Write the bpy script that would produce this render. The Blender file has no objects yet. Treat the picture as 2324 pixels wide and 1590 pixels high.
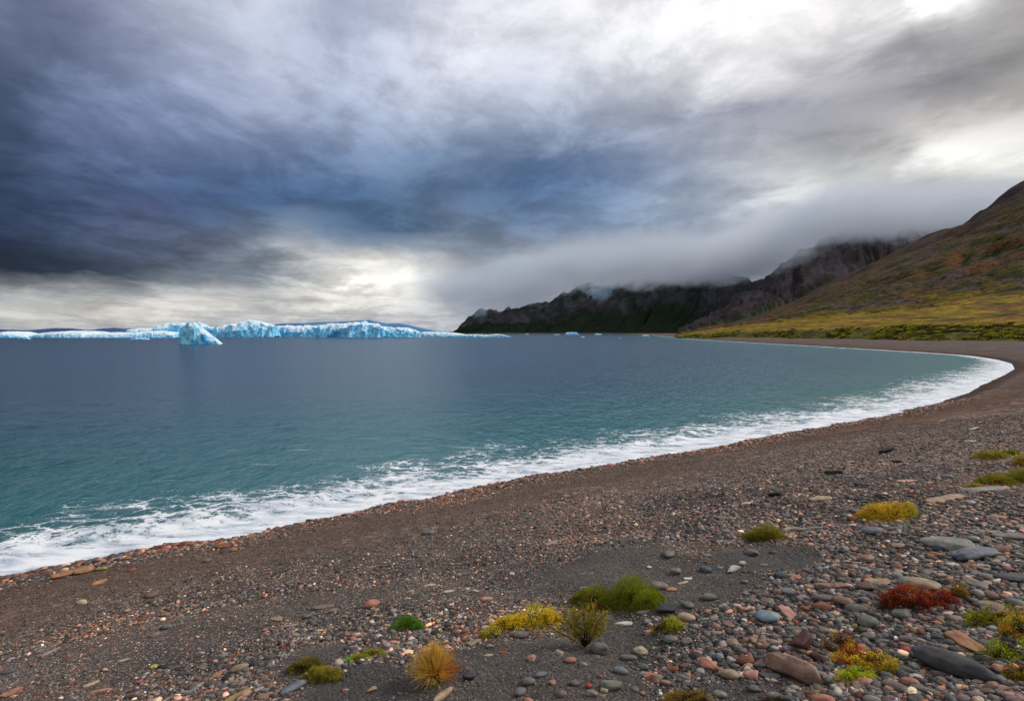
import bpy, math, random
import numpy as np
from mathutils import Vector, Matrix

# ------------------------------------------------------------------ camera
F = 569.0                      # focal length in pixels of a 1024 wide frame
HOR = 331.6
CAMZ = 6.0
PITCH = math.atan((350 - HOR) / F)
col = bpy.context.scene.collection
sc = bpy.context.scene
cam_d = bpy.data.cameras.new('camera')
cam = bpy.data.objects.new('camera', cam_d)
col.objects.link(cam)
cam.location = (0, 0, CAMZ)
cam.rotation_euler = (math.radians(90) - PITCH, 0, 0)
cam_d.sensor_width = 36
cam_d.lens = 36 * F / 1024
cam_d.clip_start = 0.05
cam_d.clip_end = 80000
sc.camera = cam
sc.view_settings.view_transform = 'Standard'
sc.view_settings.look = 'None'
sc.view_settings.gamma = 1
sc.view_settings.exposure = 0
sc.render.engine = 'CYCLES'
sc.cycles.max_bounces = 5
sc.cycles.diffuse_bounces = 2
sc.cycles.glossy_bounces = 2
sc.cycles.transparent_max_bounces = 8
sc.cycles.volume_bounces = 3
sc.cycles.volume_max_steps = 128
sc.cycles.volume_step_rate = 0.6
sc.cycles.sample_clamp_indirect = 3
sc.cycles.sample_clamp_direct = 1.8
sc.cycles.use_adaptive_sampling = False

K = 1024 / 2324.0              # display coordinates of the photo -> frame pixels
def ray(px, py):
    """unit-depth ray (dx, 1, dz) of a frame pixel"""
    a = (np.asarray(px, float) - 512) / F
    b = -(np.asarray(py, float) - 350) / F
    y = math.cos(PITCH) + b * math.sin(PITCH)
    z = -math.sin(PITCH) + b * math.cos(PITCH)
    return a / y, z / y
def at(dx, dy, depth):
    """display pixel + depth -> world point"""
    x, z = ray(dx * K, dy * K)
    return (float(x) * depth, float(depth), CAMZ + float(z) * depth)

def lin(c):
    c = np.asarray(c, float) / 255.0
    return np.where(c <= 0.04045, c / 12.92, ((c + 0.055) / 1.055) ** 2.4)

# ------------------------------------------------------------------ node helper
class NT:
    def __init__(s, tree):
        s.t = tree; s.t.nodes.clear()
    def n(s, kind, ins=None, **props):
        nd = s.t.nodes.new(kind)
        for k, v in props.items(): setattr(nd, k, v)
        for k, v in (ins or {}).items():
            sock = nd.inputs[k]
            if isinstance(v, bpy.types.NodeSocket): s.t.links.new(v, sock)
            else: sock.default_value = v
        return nd
    def m(s, op, a, b=0.0, c=None, clamp=False):
        i = {0: a, 1: b}
        if c is not None: i[2] = c
        return s.n('ShaderNodeMath', i, operation=op, use_clamp=clamp).outputs[0]
    def v(s, op, a, b=(0, 0, 0)):
        return s.n('ShaderNodeVectorMath', {0: a, 1: b}, operation=op).outputs[0]
    def mr(s, val, a, b, c=0.0, d=1.0, smooth=True):
        return s.n('ShaderNodeMapRange', {'Value': val, 'From Min': a, 'From Max': b, 'To Min': c, 'To Max': d},
                   interpolation_type='SMOOTHSTEP' if smooth else 'LINEAR').outputs[0]
    def noise(s, vec, scale, detail=4, rough=0.5, dist=0.0, out=0):
        return s.n('ShaderNodeTexNoise', {'Vector': vec, 'Scale': scale, 'Detail': detail, 'Roughness': rough, 'Distortion': dist}).outputs[out]
    def vor(s, vec, scale, feature='F1', rand=1.0):
        return s.n('ShaderNodeTexVoronoi', {'Vector': vec, 'Scale': scale, 'Randomness': rand}, feature=feature)
    def mix(s, f, a, b, blend='MIX'):
        nd = s.n('ShaderNodeMix', data_type='RGBA', blend_type=blend)
        for sock, v in ((nd.inputs[0], f), (nd.inputs[6], a), (nd.inputs[7], b)):
            if isinstance(v, bpy.types.NodeSocket): s.t.links.new(v, sock)
            else: sock.default_value = v if not isinstance(v, (tuple, list)) or len(v) == 4 else (*v, 1)
        return nd.outputs[2]
    def ramp(s, fac, stops, interp='LINEAR'):
        nd = s.n('ShaderNodeValToRGB', {0: fac})
        cr = nd.color_ramp; cr.interpolation = interp
        while len(cr.elements) < len(stops): cr.elements.new(0.5)
        for e, (p, c) in zip(cr.elements, sorted(stops, key=lambda q: q[0])):
            e.position = p; e.color = (*c[:3], 1)
        return nd.outputs[0]
    def attr(s, name, out=2):
        return s.n('ShaderNodeAttribute', attribute_name=name).outputs[out]
    def map(s, vec, scale=(1, 1, 1), rot=(0, 0, 0), loc=(0, 0, 0)):
        return s.n('ShaderNodeMapping', {'Vector': vec, 'Scale': scale, 'Rotation': rot, 'Location': loc}).outputs[0]
    def link(s, a, b): s.t.links.new(a, b)

def new_mat(name):
    m = bpy.data.materials.new(name); m.use_nodes = True
    return m, NT(m.node_tree)

# ------------------------------------------------------------------ sky
GX = [0, 200, 300, 400, 600, 700, 800, 900, 1000, 1100, 1200, 1400, 1600, 1700, 1800, 1900, 2000, 2100, 2200, 2324]
W = (250, 250, 247)
GRID = {
 -260: [(150,158,180)]*3+[(165,172,190)]*4+[(185,190,205)]*4+[(205,207,214)]*5+[(215,214,214)]*4,
 -130: [(120,132,165),(140,150,180),(150,160,188),(165,174,198),(180,188,208),(184,192,212),(184,192,214),(190,196,216),(200,205,220),(212,214,224),(218,220,228),(224,224,230),(232,232,234),(236,235,235),(238,236,235),(236,234,233),(235,232,230),(240,238,236),(225,222,219),(190,187,184)],
 0: [(105,120,155),(140,150,185),(162,170,196),(180,187,205),(195,203,218),(186,195,216),(178,188,215),(186,194,218),(205,208,220),(218,219,229),(228,228,235),(222,222,226),(238,238,240),(242,241,241),(245,243,242),(240,238,237),(236,234,233),W,(255,255,253),(165,160,160)],
 90: [(100,115,150),(130,143,178),(148,160,192),(165,175,205),(182,192,212),(178,188,214),(175,185,215),(192,198,220),(210,212,225),(235,235,242),(222,222,232),(228,228,232),(242,241,242),(240,238,239),(235,233,232),(222,219,219),(205,202,202),(158,155,160),(218,216,212),(150,147,145)],
 180: [(78,95,130),(120,135,172),(136,150,186),(150,165,198),(172,182,208),(180,190,212),(178,190,215),(196,204,222),(205,211,226),(196,204,220),(190,198,215),(212,215,225),(235,235,238),(222,221,223),(190,188,196),(165,163,174),(150,148,160),(138,136,149),(150,148,150),(165,162,158)],
 270: [(70,88,125),(118,135,175),(126,142,182),(132,148,188),(150,163,195),(156,170,200),(160,175,205),(162,175,204),(162,174,202),(172,183,208),(180,192,215),(165,175,195),(155,160,178),(146,150,168),(140,142,158),(150,150,160),(165,163,165),(184,180,178),(195,190,186),(205,200,195)],
 350: [(60,78,112),(95,115,158),(102,122,165),(105,128,170),(110,132,172),(118,141,179),(125,148,185),(128,150,185),(122,146,181),(108,135,172),(98,126,167),(125,145,180),(170,178,195),(186,188,196),(178,178,184),(160,160,162),(165,165,163),(232,230,227),W,(240,240,235)],
 420: [(45,62,92),(70,92,130),(75,98,140),(78,103,148),(72,105,152),(74,109,156),(80,115,160),(88,120,160),(92,120,158),(84,116,158),(80,115,162),(115,140,178),(165,178,198),(208,213,220),(247,247,244),(238,238,236),(188,187,186),(160,158,158),(152,150,150),(148,146,146)],
 480: [(52,70,108),(62,82,122),(104,117,163),(72,94,134),(72,103,142),(74,106,146),(72,106,146),(84,116,154),(105,130,165),(100,127,164),(95,125,165),(130,155,188),(160,172,190),(178,184,194),(176,180,188),(162,162,173),(158,158,168),(160,160,168),(162,162,168),(165,165,170)],
 540: [(32,50,82),(75,90,122),(84,98,130),(90,105,135),(130,142,162),(185,190,200),(78,106,140),(74,106,140),(105,122,146),(112,130,152),(130,150,175),(120,142,175),(150,165,185),(154,166,182),(150,158,170),(146,148,160),(140,140,152),(148,148,156),(158,158,165),(160,160,166)],
 590: [(38,50,76),(55,68,94),(66,80,104),(80,92,112),(125,135,148),(175,176,178),(218,215,208),(228,225,218),(192,196,200),(132,142,157),(160,172,188),(115,135,165),(135,145,165),(134,140,158),(128,130,146),(122,124,140),(122,124,138),(130,132,145),(140,140,150),(145,145,152)],
 620: [(30,42,66),(38,56,84),(46,62,88),(74,88,110),(122,134,150),(196,198,198),(238,233,224),(250,247,240),(203,205,208),(140,150,164),(152,162,180),(110,126,154),(124,134,156),(126,132,150),(122,126,142),(119,122,138),(120,122,136),(126,128,140),(132,134,145),(138,140,148)],
 640: [(112,116,122),(98,106,122),(108,118,134),(158,163,168),(130,140,154),(188,190,190),(242,237,227),(251,249,242),(208,210,212),(152,162,174),(138,148,168),(112,127,152),(118,128,148),(120,128,146),(120,124,140),(118,122,138),(120,122,136),(126,128,140),(132,134,145),(138,140,148)],
 675: [(185,187,188),(178,180,180),(192,192,190),(215,212,206),(196,196,194),(210,207,202),(232,227,219),(232,230,225),(204,206,208),(150,156,167),(118,127,148),(105,118,142),(112,122,142),(114,122,142),(116,122,138),(116,122,138),(118,122,136),(122,124,138),(128,130,142),(132,134,145)],
 710: [(196,195,190),(188,185,180),(196,192,186),(205,202,198),(192,190,190),(200,198,196),(205,203,200),(198,198,198),(192,195,198),(140,147,160),(112,122,142),(104,116,138),(108,118,138),(110,118,138),(112,118,136),(112,118,136),(114,118,132),(118,120,134),(124,126,138),(128,130,140)],
 745: [(150,158,166),(178,178,178),(172,176,182),(180,184,190),(178,184,194),(180,186,196),(182,188,198),(188,190,196),(190,194,202),(184,190,198),(120,130,148),(110,120,140),(110,120,140),(112,120,140),(112,120,138),(114,120,138),(116,120,134),(118,122,136),(124,128,140),(128,130,142)],
}
def sky_lookup(dx, dy):
    ys = sorted(GRID)
    g = np.array([lin(GRID[y]) ** 0.5 for y in ys])       # (rows, cols, 3) in sqrt space
    dx = min(max(dx, 0), 2324); dy = min(max(dy, ys[0]), ys[-1])
    j = max(0, min(len(ys) - 2, int(np.searchsorted(ys, dy)) - 1)); ty = (dy - ys[j]) / (ys[j + 1] - ys[j])
    i = max(0, min(len(GX) - 2, int(np.searchsorted(GX, dx)) - 1)); tx = (dx - GX[i]) / (GX[i + 1] - GX[i])
    r = (g[j, i] * (1 - tx) + g[j, i + 1] * tx) * (1 - ty) + (g[j + 1, i] * (1 - tx) + g[j + 1, i + 1] * tx) * ty
    return r ** 2
def project(d):
    """direction -> display pixel"""
    x, y, z = d
    cy = y * math.cos(PITCH) - z * math.sin(PITCH)
    cz = y * math.sin(PITCH) + z * math.cos(PITCH)
    return (512 + F * x / cy) / K, (350 - F * cz / cy) / K

SUN_AZ, SUN_EL = math.radians(78), math.radians(40)
world = bpy.data.worlds.new('World'); sc.world = world; world.use_nodes = True
def sstep0(a, b, x):
    t = min(max((x - a) / (b - a), 0), 1); return t * t * (3 - 2 * t)
def build_sky():
    T = NT(world.node_tree)
    gen = T.n('ShaderNodeTexCoord').outputs['Generated']
    sep = T.n('ShaderNodeSeparateXYZ', {0: gen})
    X, Y, Z = sep.outputs
    zc = T.m('MAXIMUM', Z, 0.0)
    # plane of the cloud deck: streaks run towards one vanishing point on the horizon
    inv = T.m('DIVIDE', 1.0, T.m('ADD', zc, 0.10))
    deck = T.n('ShaderNodeCombineXYZ', {0: T.m('MULTIPLY', X, inv), 1: T.m('MULTIPLY', Y, inv), 2: 0.0}).outputs[0]
    wind = math.atan2(430 - 512, F)
    deck_r = T.map(deck, rot=(0, 0, wind))
    long_ = T.map(deck_r, scale=(1.0, 0.62, 1))
    n1 = T.noise(long_, 1.1, 5, 0.55, 0.4)
    n2 = T.noise(T.map(long_, loc=(7.3, 2.1, 0)), 2.6, 8, 0.62, 0.5)
    n3 = T.noise(T.map(deck, loc=(3.3, 9.1, 0), scale=(.8, .7, 1)), 1.5, 8, 0.6, 0.3)
    puff = T.noise(T.map(gen, scale=(1, 1, 2.6)), 9.0, 7, 0.62, 0.3)
    puff2 = T.noise(T.map(gen, scale=(1, 1, 2.2), loc=(5, 3, 1)), 16.0, 6, 0.6, 0.2)
    az = T.m('ARCTAN2', X, Y)
    el = T.m('ARCSINE', Z)
    low = T.mr(el, 0.0, 0.30, 1.0, 0.0)
    a1 = T.m('SUBTRACT', n1, 0.5); a2 = T.m('SUBTRACT', n2, 0.5); a3 = T.m('SUBTRACT', n3, 0.5)
    ap = T.m('SUBTRACT', puff, 0.5); ap2 = T.m('SUBTRACT', puff2, 0.5)
    # warp of the lookup
    azw = T.m('ADD', az, T.m('MULTIPLY', a3, 0.13))
    azw = T.m('ADD', azw, T.m('MULTIPLY', T.m('MULTIPLY', ap, low), 0.16))
    hi_e = T.mr(el, 0.02, 0.35, 0.10, 1.0)
    elw = T.m('ADD', el, T.m('MULTIPLY', T.m('MULTIPLY', a1, hi_e), 0.06))
    elw = T.m('ADD', elw, T.m('MULTIPLY', T.m('MULTIPLY', a2, hi_e), 0.05))
    elw = T.m('ADD', elw, T.m('MULTIPLY', T.m('MULTIPLY', ap2, low), 0.05))
    elw = T.m('ADD', elw, T.m('MULTIPLY', ap, 0.035))
    azw = T.m('ADD', azw, T.m('MULTIPLY', ap2, 0.07))
    fac_az = T.m('ADD', T.m('MULTIPLY', azw, 1 / (2 * math.pi)), 0.5)
    # rows of constant elevation
    els = [0.0, .8, 1.7, 2.6, 3.6, 4.6, 5.8, 7.0, 8.4, 10, 12, 14, 16.5, 19, 22, 25, 28.5, 33, 38, 45]
    azs = list(np.linspace(-44, 44, 27))
    rows = []
    for e in els:
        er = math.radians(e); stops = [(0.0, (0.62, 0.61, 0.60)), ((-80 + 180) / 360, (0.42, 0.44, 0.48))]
        for a in azs:
            ar = math.radians(a)
            d = (math.sin(ar) * math.cos(er), math.cos(ar) * math.cos(er), math.sin(er))
            dx, dy = project(d)
            c = sky_lookup(dx, min(dy, 745))
            lum = float(c @ np.array([.2, .7, .1]))
            c = lum + (c - lum) * .88
            c = c * (max(lum, .05) / .42) ** .16
            c = c * (1 + .55 * float(sstep0(.84, .98, lum)) + (.22 * sstep0(.76, .93, lum) if e < 9 else 0))
            stops.append(((a + 180) / 360, tuple(c)))
        stops += [((80 + 180) / 360, (0.62, 0.61, 0.60)), (1.0, (0.62, 0.61, 0.60))]  # unseen sky behind the camera, brightened to light the fronts of things
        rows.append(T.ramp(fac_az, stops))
    out = rows[0]
    for k in range(1, len(els)):
        f = T.mr(elw, math.radians(els[k - 1]), math.radians(els[k]), smooth=False)
        out = T.mix(f, out, rows[k])
    out = T.mix(T.mr(el, math.radians(45), math.radians(65)), out, (0.68, 0.68, 0.69))
    # texture of the deck itself
    g = T.m('ADD', T.m('MULTIPLY', a2, 0.62), T.m('MULTIPLY', a3, 0.75))
    g = T.m('MULTIPLY', T.m('MULTIPLY', g, T.mr(el, 0.03, 0.25, 0.45, 1.0)), T.mr(el, 0.3, 0.6, 1.0, 0.75))
    g = T.m('ADD', g, T.m('MULTIPLY', T.m('MULTIPLY', ap, low), 0.9))
    g = T.m('ADD', g, T.m('MULTIPLY', ap2, 0.28))
    g = T.m('ADD', g, T.m('MULTIPLY', ap, 0.20))
    g = T.m('ADD', g, T.m('MULTIPLY', T.m('SUBTRACT', T.mr(T.m('ADD', T.m('MULTIPLY', n3, .55), T.m('MULTIPLY', n2, .45)), .46, .55), .5), 0.17))
    g = T.m('ADD', g, 1.0)
    out = T.mix(1.0, out, T.n('ShaderNodeCombineColor', {0: g, 1: g, 2: T.m('ADD', T.m('MULTIPLY', g, 0.95), 0.05)}).outputs[0], 'MULTIPLY')
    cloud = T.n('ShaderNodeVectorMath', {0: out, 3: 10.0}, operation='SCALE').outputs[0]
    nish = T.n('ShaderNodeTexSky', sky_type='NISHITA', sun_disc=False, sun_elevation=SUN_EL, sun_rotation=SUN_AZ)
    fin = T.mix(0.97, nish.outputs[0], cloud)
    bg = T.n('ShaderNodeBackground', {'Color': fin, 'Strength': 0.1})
    o = T.n('ShaderNodeOutputWorld'); T.link(bg.outputs[0], o.inputs[0])
build_sky()

sun_d = bpy.data.lights.new('sun', 'SUN'); sun = bpy.data.objects.new('sun', sun_d); col.objects.link(sun)
sun_d.energy = 2.4; sun_d.angle = math.radians(10); sun_d.color = (1.0, 0.94, 0.86)
sd = Vector((math.sin(SUN_AZ) * math.cos(SUN_EL), math.cos(SUN_AZ) * math.cos(SUN_EL), math.sin(SUN_EL)))
sun.rotation_euler = sd.to_track_quat('Z', 'Y').to_euler()
sun.location = (60, 60, 90)

# ------------------------------------------------------------------ mesh helpers
def mesh_np(name, V, Fc, mat=None, attrs=None, smooth=True, parent=None, link=True, matidx=None):
    V = np.ascontiguousarray(V, dtype=np.float32); Fc = np.ascontiguousarray(Fc, dtype=np.int32)
    me = bpy.data.meshes.new(name)
    nf, k = Fc.shape
    me.vertices.add(len(V)); me.vertices.foreach_set('co', V.ravel())
    me.loops.add(nf * k); me.loops.foreach_set('vertex_index', Fc.ravel())
    me.polygons.add(nf)
    me.polygons.foreach_set('loop_start', np.arange(0, nf * k, k, dtype=np.int32))
    me.polygons.foreach_set('loop_total', np.full(nf, k, dtype=np.int32))
    me.polygons.foreach_set('use_smooth', np.full(nf, smooth, dtype=bool))
    me.update(calc_edges=True)
    for an, av in (attrs or {}).items():
        av = np.asarray(av, np.float32)
        if av.ndim == 1:
            a = me.attributes.new(an, 'FLOAT', 'POINT'); a.data.foreach_set('value', av)
        else:
            a = me.attributes.new(an, 'FLOAT_COLOR', 'POINT')
            if av.shape[1] == 3: av = np.hstack([av, np.ones((len(av), 1), np.float32)])
            a.data.foreach_set('color', np.ascontiguousarray(av).ravel())
    if mat is not None:
        for m_ in (mat if isinstance(mat, list) else [mat]): me.materials.append(m_)
    o = bpy.data.objects.new(name, me)
    if link: col.objects.link(o)
    if parent is not None: o.parent = parent
    return o
def tag(o, label=None, cat=None, group=None, kind=None):
    if label: o['label'] = label
    if cat: o['category'] = cat
    if group: o['group'] = group
    if kind: o['kind'] = kind
    return o
def empty(name, loc):
    o = bpy.data.objects.new(name, None); col.objects.link(o); o.location = loc; o.empty_display_size = 0.1
    return o
def grid_faces(nr, nc):
    i = np.arange(nr - 1)[:, None] * nc + np.arange(nc - 1)[None, :]
    return np.stack([i, i + 1, i + nc + 1, i + nc], -1).reshape(-1, 4)

def _h(ix, iy, iz, seed):
    n = (ix.astype(np.int64) * 374761393 + iy.astype(np.int64) * 668265263 + iz.astype(np.int64) * 2147483647 + seed * 974634777) & 0xffffffff
    n = ((n ^ (n >> 13)) * 1274126177) & 0xffffffff
    n = ((n ^ (n >> 16)) * 2246822519) & 0xffffffff
    return ((n ^ (n >> 15)) & 0xffffff) / float(0xffffff)
def vnoise(x, y, z=None, seed=0):
    x = np.asarray(x, float); y = np.asarray(y, float)
    z = np.zeros_like(x) if z is None else np.asarray(z, float)
    ix, iy, iz = np.floor(x), np.floor(y), np.floor(z)
    fx, fy, fz = x - ix, y - iy, z - iz
    fx, fy, fz = [t * t * t * (t * (6 * t - 15) + 10) for t in (fx, fy, fz)]
    r = 0
    for a in (0, 1):
        for b in (0, 1):
            for c in (0, 1):
                r = r + _h(ix + a, iy + b, iz + c, seed) * (fx if a else 1 - fx) * (fy if b else 1 - fy) * (fz if c else 1 - fz)
    return r * 2 - 1
def fbm(x, y, z=None, oct=4, seed=0, rough=0.5):
    s = 0; amp = 1; tot = 0
    for k in range(oct):
        q = 2.03 ** k
        s = s + amp * vnoise(x * q + 17.3 * k, y * q - 9.1 * k, None if z is None else z * q, seed + k)
        tot += amp; amp *= rough
    return s / tot

# ------------------------------------------------------------------ the bay: shoreline and terrain
SHORE_PX = [(0,1312),(130,1296),(260,1272),(400,1242),(520,1226),(650,1192),(800,1168),(930,1141),(1050,1117),(1200,1090),
 (1350,1064),(1500,1038),(1650,1011),(1800,984),(1950,958),(2050,936),(2130,914),(2190,893),(2240,868),(2280,850),(2303,836),(2296,824),
 (2262,815),(2200,806),(2100,799),(2000,793),(1850,784.5),(1700,776),(1620,771.5),(1560,767.5),(1525,763.8)]
def sea_pt(dx, dy):
    x, z = ray(dx * K, dy * K)
    d = CAMZ / -float(z)
    return (float(x) * d, d)
SH = [sea_pt(*p) for p in SHORE_PX]
d0 = np.array(SH[0]) - np.array(SH[3]); d0 /= np.linalg.norm(d0)
start = [tuple(np.array(SH[0]) + d0 * t) for t in (900, 300, 100, 40)]
HEADFOOT = [(1480, 760.6, 1150), (1400, 758.6, 1500), (1250, 757.3, 1800), (1120, 757, 2000), (1030, 756.6, 2150)]
head = [(at(a, b, d)[0], d) for a, b, d in HEADFOOT]
LAND = np.array(start + SH + head + [(head[-1][0] - 60, 2600), (200, 4200), (9000, 5200), (9000, -6000), (-3000, -6000)])
SHL = LAND[:len(start) + len(SH) + len(head) + 2]
def inland(x, y):
    """signed distance from the waterline, positive on land"""
    x = np.asarray(x, float).ravel(); y = np.asarray(y, float).ravel()
    best = np.full(x.shape, 1e18)
    for (ax, ay), (bx, by) in zip(SHL[:-1], SHL[1:]):
        ex, ey = bx - ax, by - ay; L = ex * ex + ey * ey
        t = np.clip(((x - ax) * ex + (y - ay) * ey) / L, 0, 1)
        d = (x - ax - t * ex) ** 2 + (y - ay - t * ey) ** 2
        best = np.minimum(best, d)
    ins = np.zeros(x.shape, bool)
    P = LAND
    for k in range(len(P)):
        ax, ay = P[k]; bx, by = P[(k + 1) % len(P)]
        if ay == by: continue
        c = ((ay > y) != (by > y)) & (x < (bx - ax) * (y - ay) / (by - ay) + ax)
        ins ^= c
    return np.where(ins, 1, -1) * np.sqrt(best)
def sstep(a, b, x):
    t = np.clip((x - a) / (b - a), 0, 1); return t * t * (3 - 2 * t)
def terrain(x, y, s=None):
    x = np.asarray(x, float); y = np.asarray(y, float); shp = x.shape
    x = x.ravel(); y = y.ravel()
    if s is None: s = inland(x, y)
    r = np.hypot(x, y)
    zm = 9.0 - 6.4 * sstep(45, 130, r)
    sp = np.maximum(s, 0)
    z = zm * (1 - np.exp(-(0.29 - 0.09 * sstep(45, 130, r)) * sp / zm))
    z = np.where(s < 0, np.maximum(-9, 0.22 * s), z)
    near = sstep(120, 30, r)
    w = sstep(0.2, 5, sp)
    z = z + near * w * (0.22 * fbm(x / 5.5, y / 5.5, seed=3, oct=2) + 0.07 * fbm(x / 1.3, y / 1.3, seed=5, oct=3))
    z = z + near * sstep(-2.5, -0.5, s) * (0.07 * fbm(x / 0.8, y / 0.8, seed=8, oct=3) + .11 * fbm(x / 3.4, y / 3.4, seed=9, oct=2) * sstep(6, 2, s))
    # storm ridges parallel to the waterline
    z = z + near * w * 0.06 * np.sin(s * 1.1 + 1.5 * fbm(x / 7, y / 7, seed=11, oct=2))
    z = z + 0.25 * sstep(60, 160, r) * np.where(s > 0, 1, 0) * fbm(x / 9, y / 9, seed=21, oct=3) * sstep(3, 12, sp)
    return z.reshape(shp)
def ground_hit(dx, dy):
    """display pixels -> points on the terrain"""
    dx = np.atleast_1d(np.asarray(dx, float)); dy = np.atleast_1d(np.asarray(dy, float))
    rx, rz = ray(dx * K, dy * K)
    lo = np.full(rx.shape, 0.8); hi = np.full(rx.shape, np.nan)
    d = 0.8; prev = lo.copy()
    while d < 400:
        g = CAMZ + rz * d - terrain(rx * d, np.full_like(rx, d))
        hit = (g <= 0) & np.isnan(hi)
        hi[hit] = d; lo[hit] = prev[hit]
        prev[:] = d; d *= 1.03
    hi = np.where(np.isnan(hi), 400, hi)
    for _ in range(18):
        m_ = (lo + hi) / 2
        g = CAMZ + rz * m_ - terrain(rx * m_, m_)
        hi = np.where(g <= 0, m_, hi); lo = np.where(g > 0, m_, lo)
    return rx * hi, hi, CAMZ + rz * hi

def polar(rads, dense=1100):
    ang = np.concatenate([np.linspace(-180, -52, 40)[:-1], np.linspace(-52, 52, dense), np.linspace(52, 180, 40)[1:]])
    A, R = np.meshgrid(np.radians(ang), rads)
    return R * np.sin(A), R * np.cos(A), A.shape

# ------------------------------------------------------------------ ground
def ground_material():
    m, T = new_mat('pebble_beach')
    pos = T.n('ShaderNodeNewGeometry').outputs['Position']
    s = T.attr('inland'); coarse = T.attr('coarse')
    dist = T.attr('range')
    wob = T.noise(pos, 0.6, 4, 0.6)
    warp = T.v('ADD', pos, T.v('MULTIPLY', T.n('ShaderNodeTexNoise', {'Vector': pos, 'Scale': 14.0, 'Detail': 2.0}).outputs['Color'], (0.05, 0.05, 0.05)))
    va = T.vor(warp, 75); vb = T.vor(warp, 30); vc = T.vor(warp, 11)
    pal = lambda r: T.ramp(r, [(0, (.018, .018, .020)), (.18, (.035, .036, .038)), (.34, (.06, .05, .048)), (.48, (.085, .058, .046)),
        (.60, (.12, .11, .105)), (.72, (.20, .085, .05)), (.80, (.34, .20, .14)), (.90, (.46, .38, .29)), (.97, (.75, .68, .62))], 'CONSTANT')
    sep = lambda n_: T.n('ShaderNodeSeparateColor', {0: n_.outputs['Color']}).outputs[0]
    ca, cb, cc = pal(sep(va)), pal(sep(vb)), pal(sep(vc))
    grit = T.mix(T.mr(T.vor(pos, 160).outputs['Distance'], 0.0, 0.6), (.16, .145, .13), (.02, .02, .02))
    c = T.mix(0.6, ca, grit)
    sel = T.mr(T.noise(pos, 1.3, 5, .6), 0.42, 0.60)
    c = T.mix(T.m('MULTIPLY', sel, T.mr(coarse, 0, 1, 0.45, 1.0)), c, cb)
    c = T.mix(T.m('MULTIPLY', T.mr(T.noise(pos, 3.1, 4, .6), 0.5, 0.56), T.mr(coarse, 0.2, 1, 0.0, 0.8)), c, cc)
    spk = T.mix(.5, pal(sep(T.vor(warp, 16))), pal(sep(T.vor(warp, 7.5))))
    c = T.mix(T.mr(dist, 6, 14, 0.0, .55), c, spk)
    c = T.mix(T.mr(dist, 24, 45, 0.0, .5), c, pal(sep(T.vor(warp, 3.2))))
    c = T.mix(1.0, c, (1.12, 1.04, 1.0), 'MULTIPLY')
    c = T.mix(T.m('MULTIPLY', T.attr('fine'), .6), c, T.mix(.75, (.030, .031, .031), T.mix(1.0, grit, (1.25, 1.25, 1.25), 'MULTIPLY')))
    # zones across the beach
    brown = T.m('MULTIPLY', T.mr(s, 1.6, 3.6), T.mr(T.m('ADD', s, T.m('MULTIPLY', wob, 5)), 12.5, 8.0))
    browncol = T.mix(T.noise(pos, 0.35, 4, .6), (.070, .030, .015), (.115, .066, .042))
    c = T.mix(T.m('MULTIPLY', brown, T.mr(va.outputs['Distance'], 0, .6, .55, .75)), c, browncol)
    grey = T.mr(T.noise(T.map(pos, loc=(3, 8, 0)), 0.5, 4, .55), 0.50, 0.62)
    greyup = T.m('MULTIPLY', grey, T.mr(s, 9, 13))
    c = T.mix(T.m('MULTIPLY', greyup, T.mr(coarse, 0, 1, .75, .3)), c, T.mix(0.35, (.030, .032, .034), grit))
    far = T.mr(dist, 25, 110)
    farcol = T.mix(T.noise(pos, .12, 5, .65), (.060, .047, .050), (.105, .085, .090))
    farcol = T.mix(T.mr(T.noise(pos, 1.1, 3, .8), .35, .7), farcol, (.11, .085, .08))
    c = T.mix(T.m('MULTIPLY', far, 0.72), c, farcol)
    c = T.mix(T.mr(T.noise(T.map(pos, loc=(9, 1, 2)), 0.22, 5, .6), .3, .75), c, (1.35, 1.3, 1.25), 'MULTIPLY')
    # wet rim
    wet = T.mr(T.m('ADD', s, T.m('MULTIPLY', T.m('SUBTRACT', wob, .5), 2.5)), 2.6, 0.9)
    c = T.mix(wet, c, (.42, .30, .25), 'MULTIPLY')
    bsdf = T.n('ShaderNodeBsdfPrincipled', {'Base Color': c, 'Roughness': T.m('ADD', T.mr(wet, 0, 1, .85, .36), T.mr(dist, 20, 45, 0, .5)), 'Specular IOR Level': T.mr(dist, 20, 45, .5, .1)})
    h = T.m('ADD', T.m('MULTIPLY', va.outputs['Distance'], -0.010), T.m('MULTIPLY', vb.outputs['Distance'], -0.022))
    h = T.m('ADD', h, T.m('MULTIPLY', T.m('MULTIPLY', vc.outputs['Distance'], coarse), -0.04))
    h = T.m('ADD', h, T.m('MULTIPLY', T.noise(pos, 0.9, 5, .6), T.mr(dist, 15, 90, 0.02, 0.5)))
    b = T.n('ShaderNodeBump', {'Height': h, 'Strength': 0.9, 'Distance': 1.0})
    T.link(b.outputs[0], bsdf.inputs['Normal'])
    o = T.n('ShaderNodeOutputMaterial'); T.link(bsdf.outputs[0], o.inputs[0])
    return m
FINE = None
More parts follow.
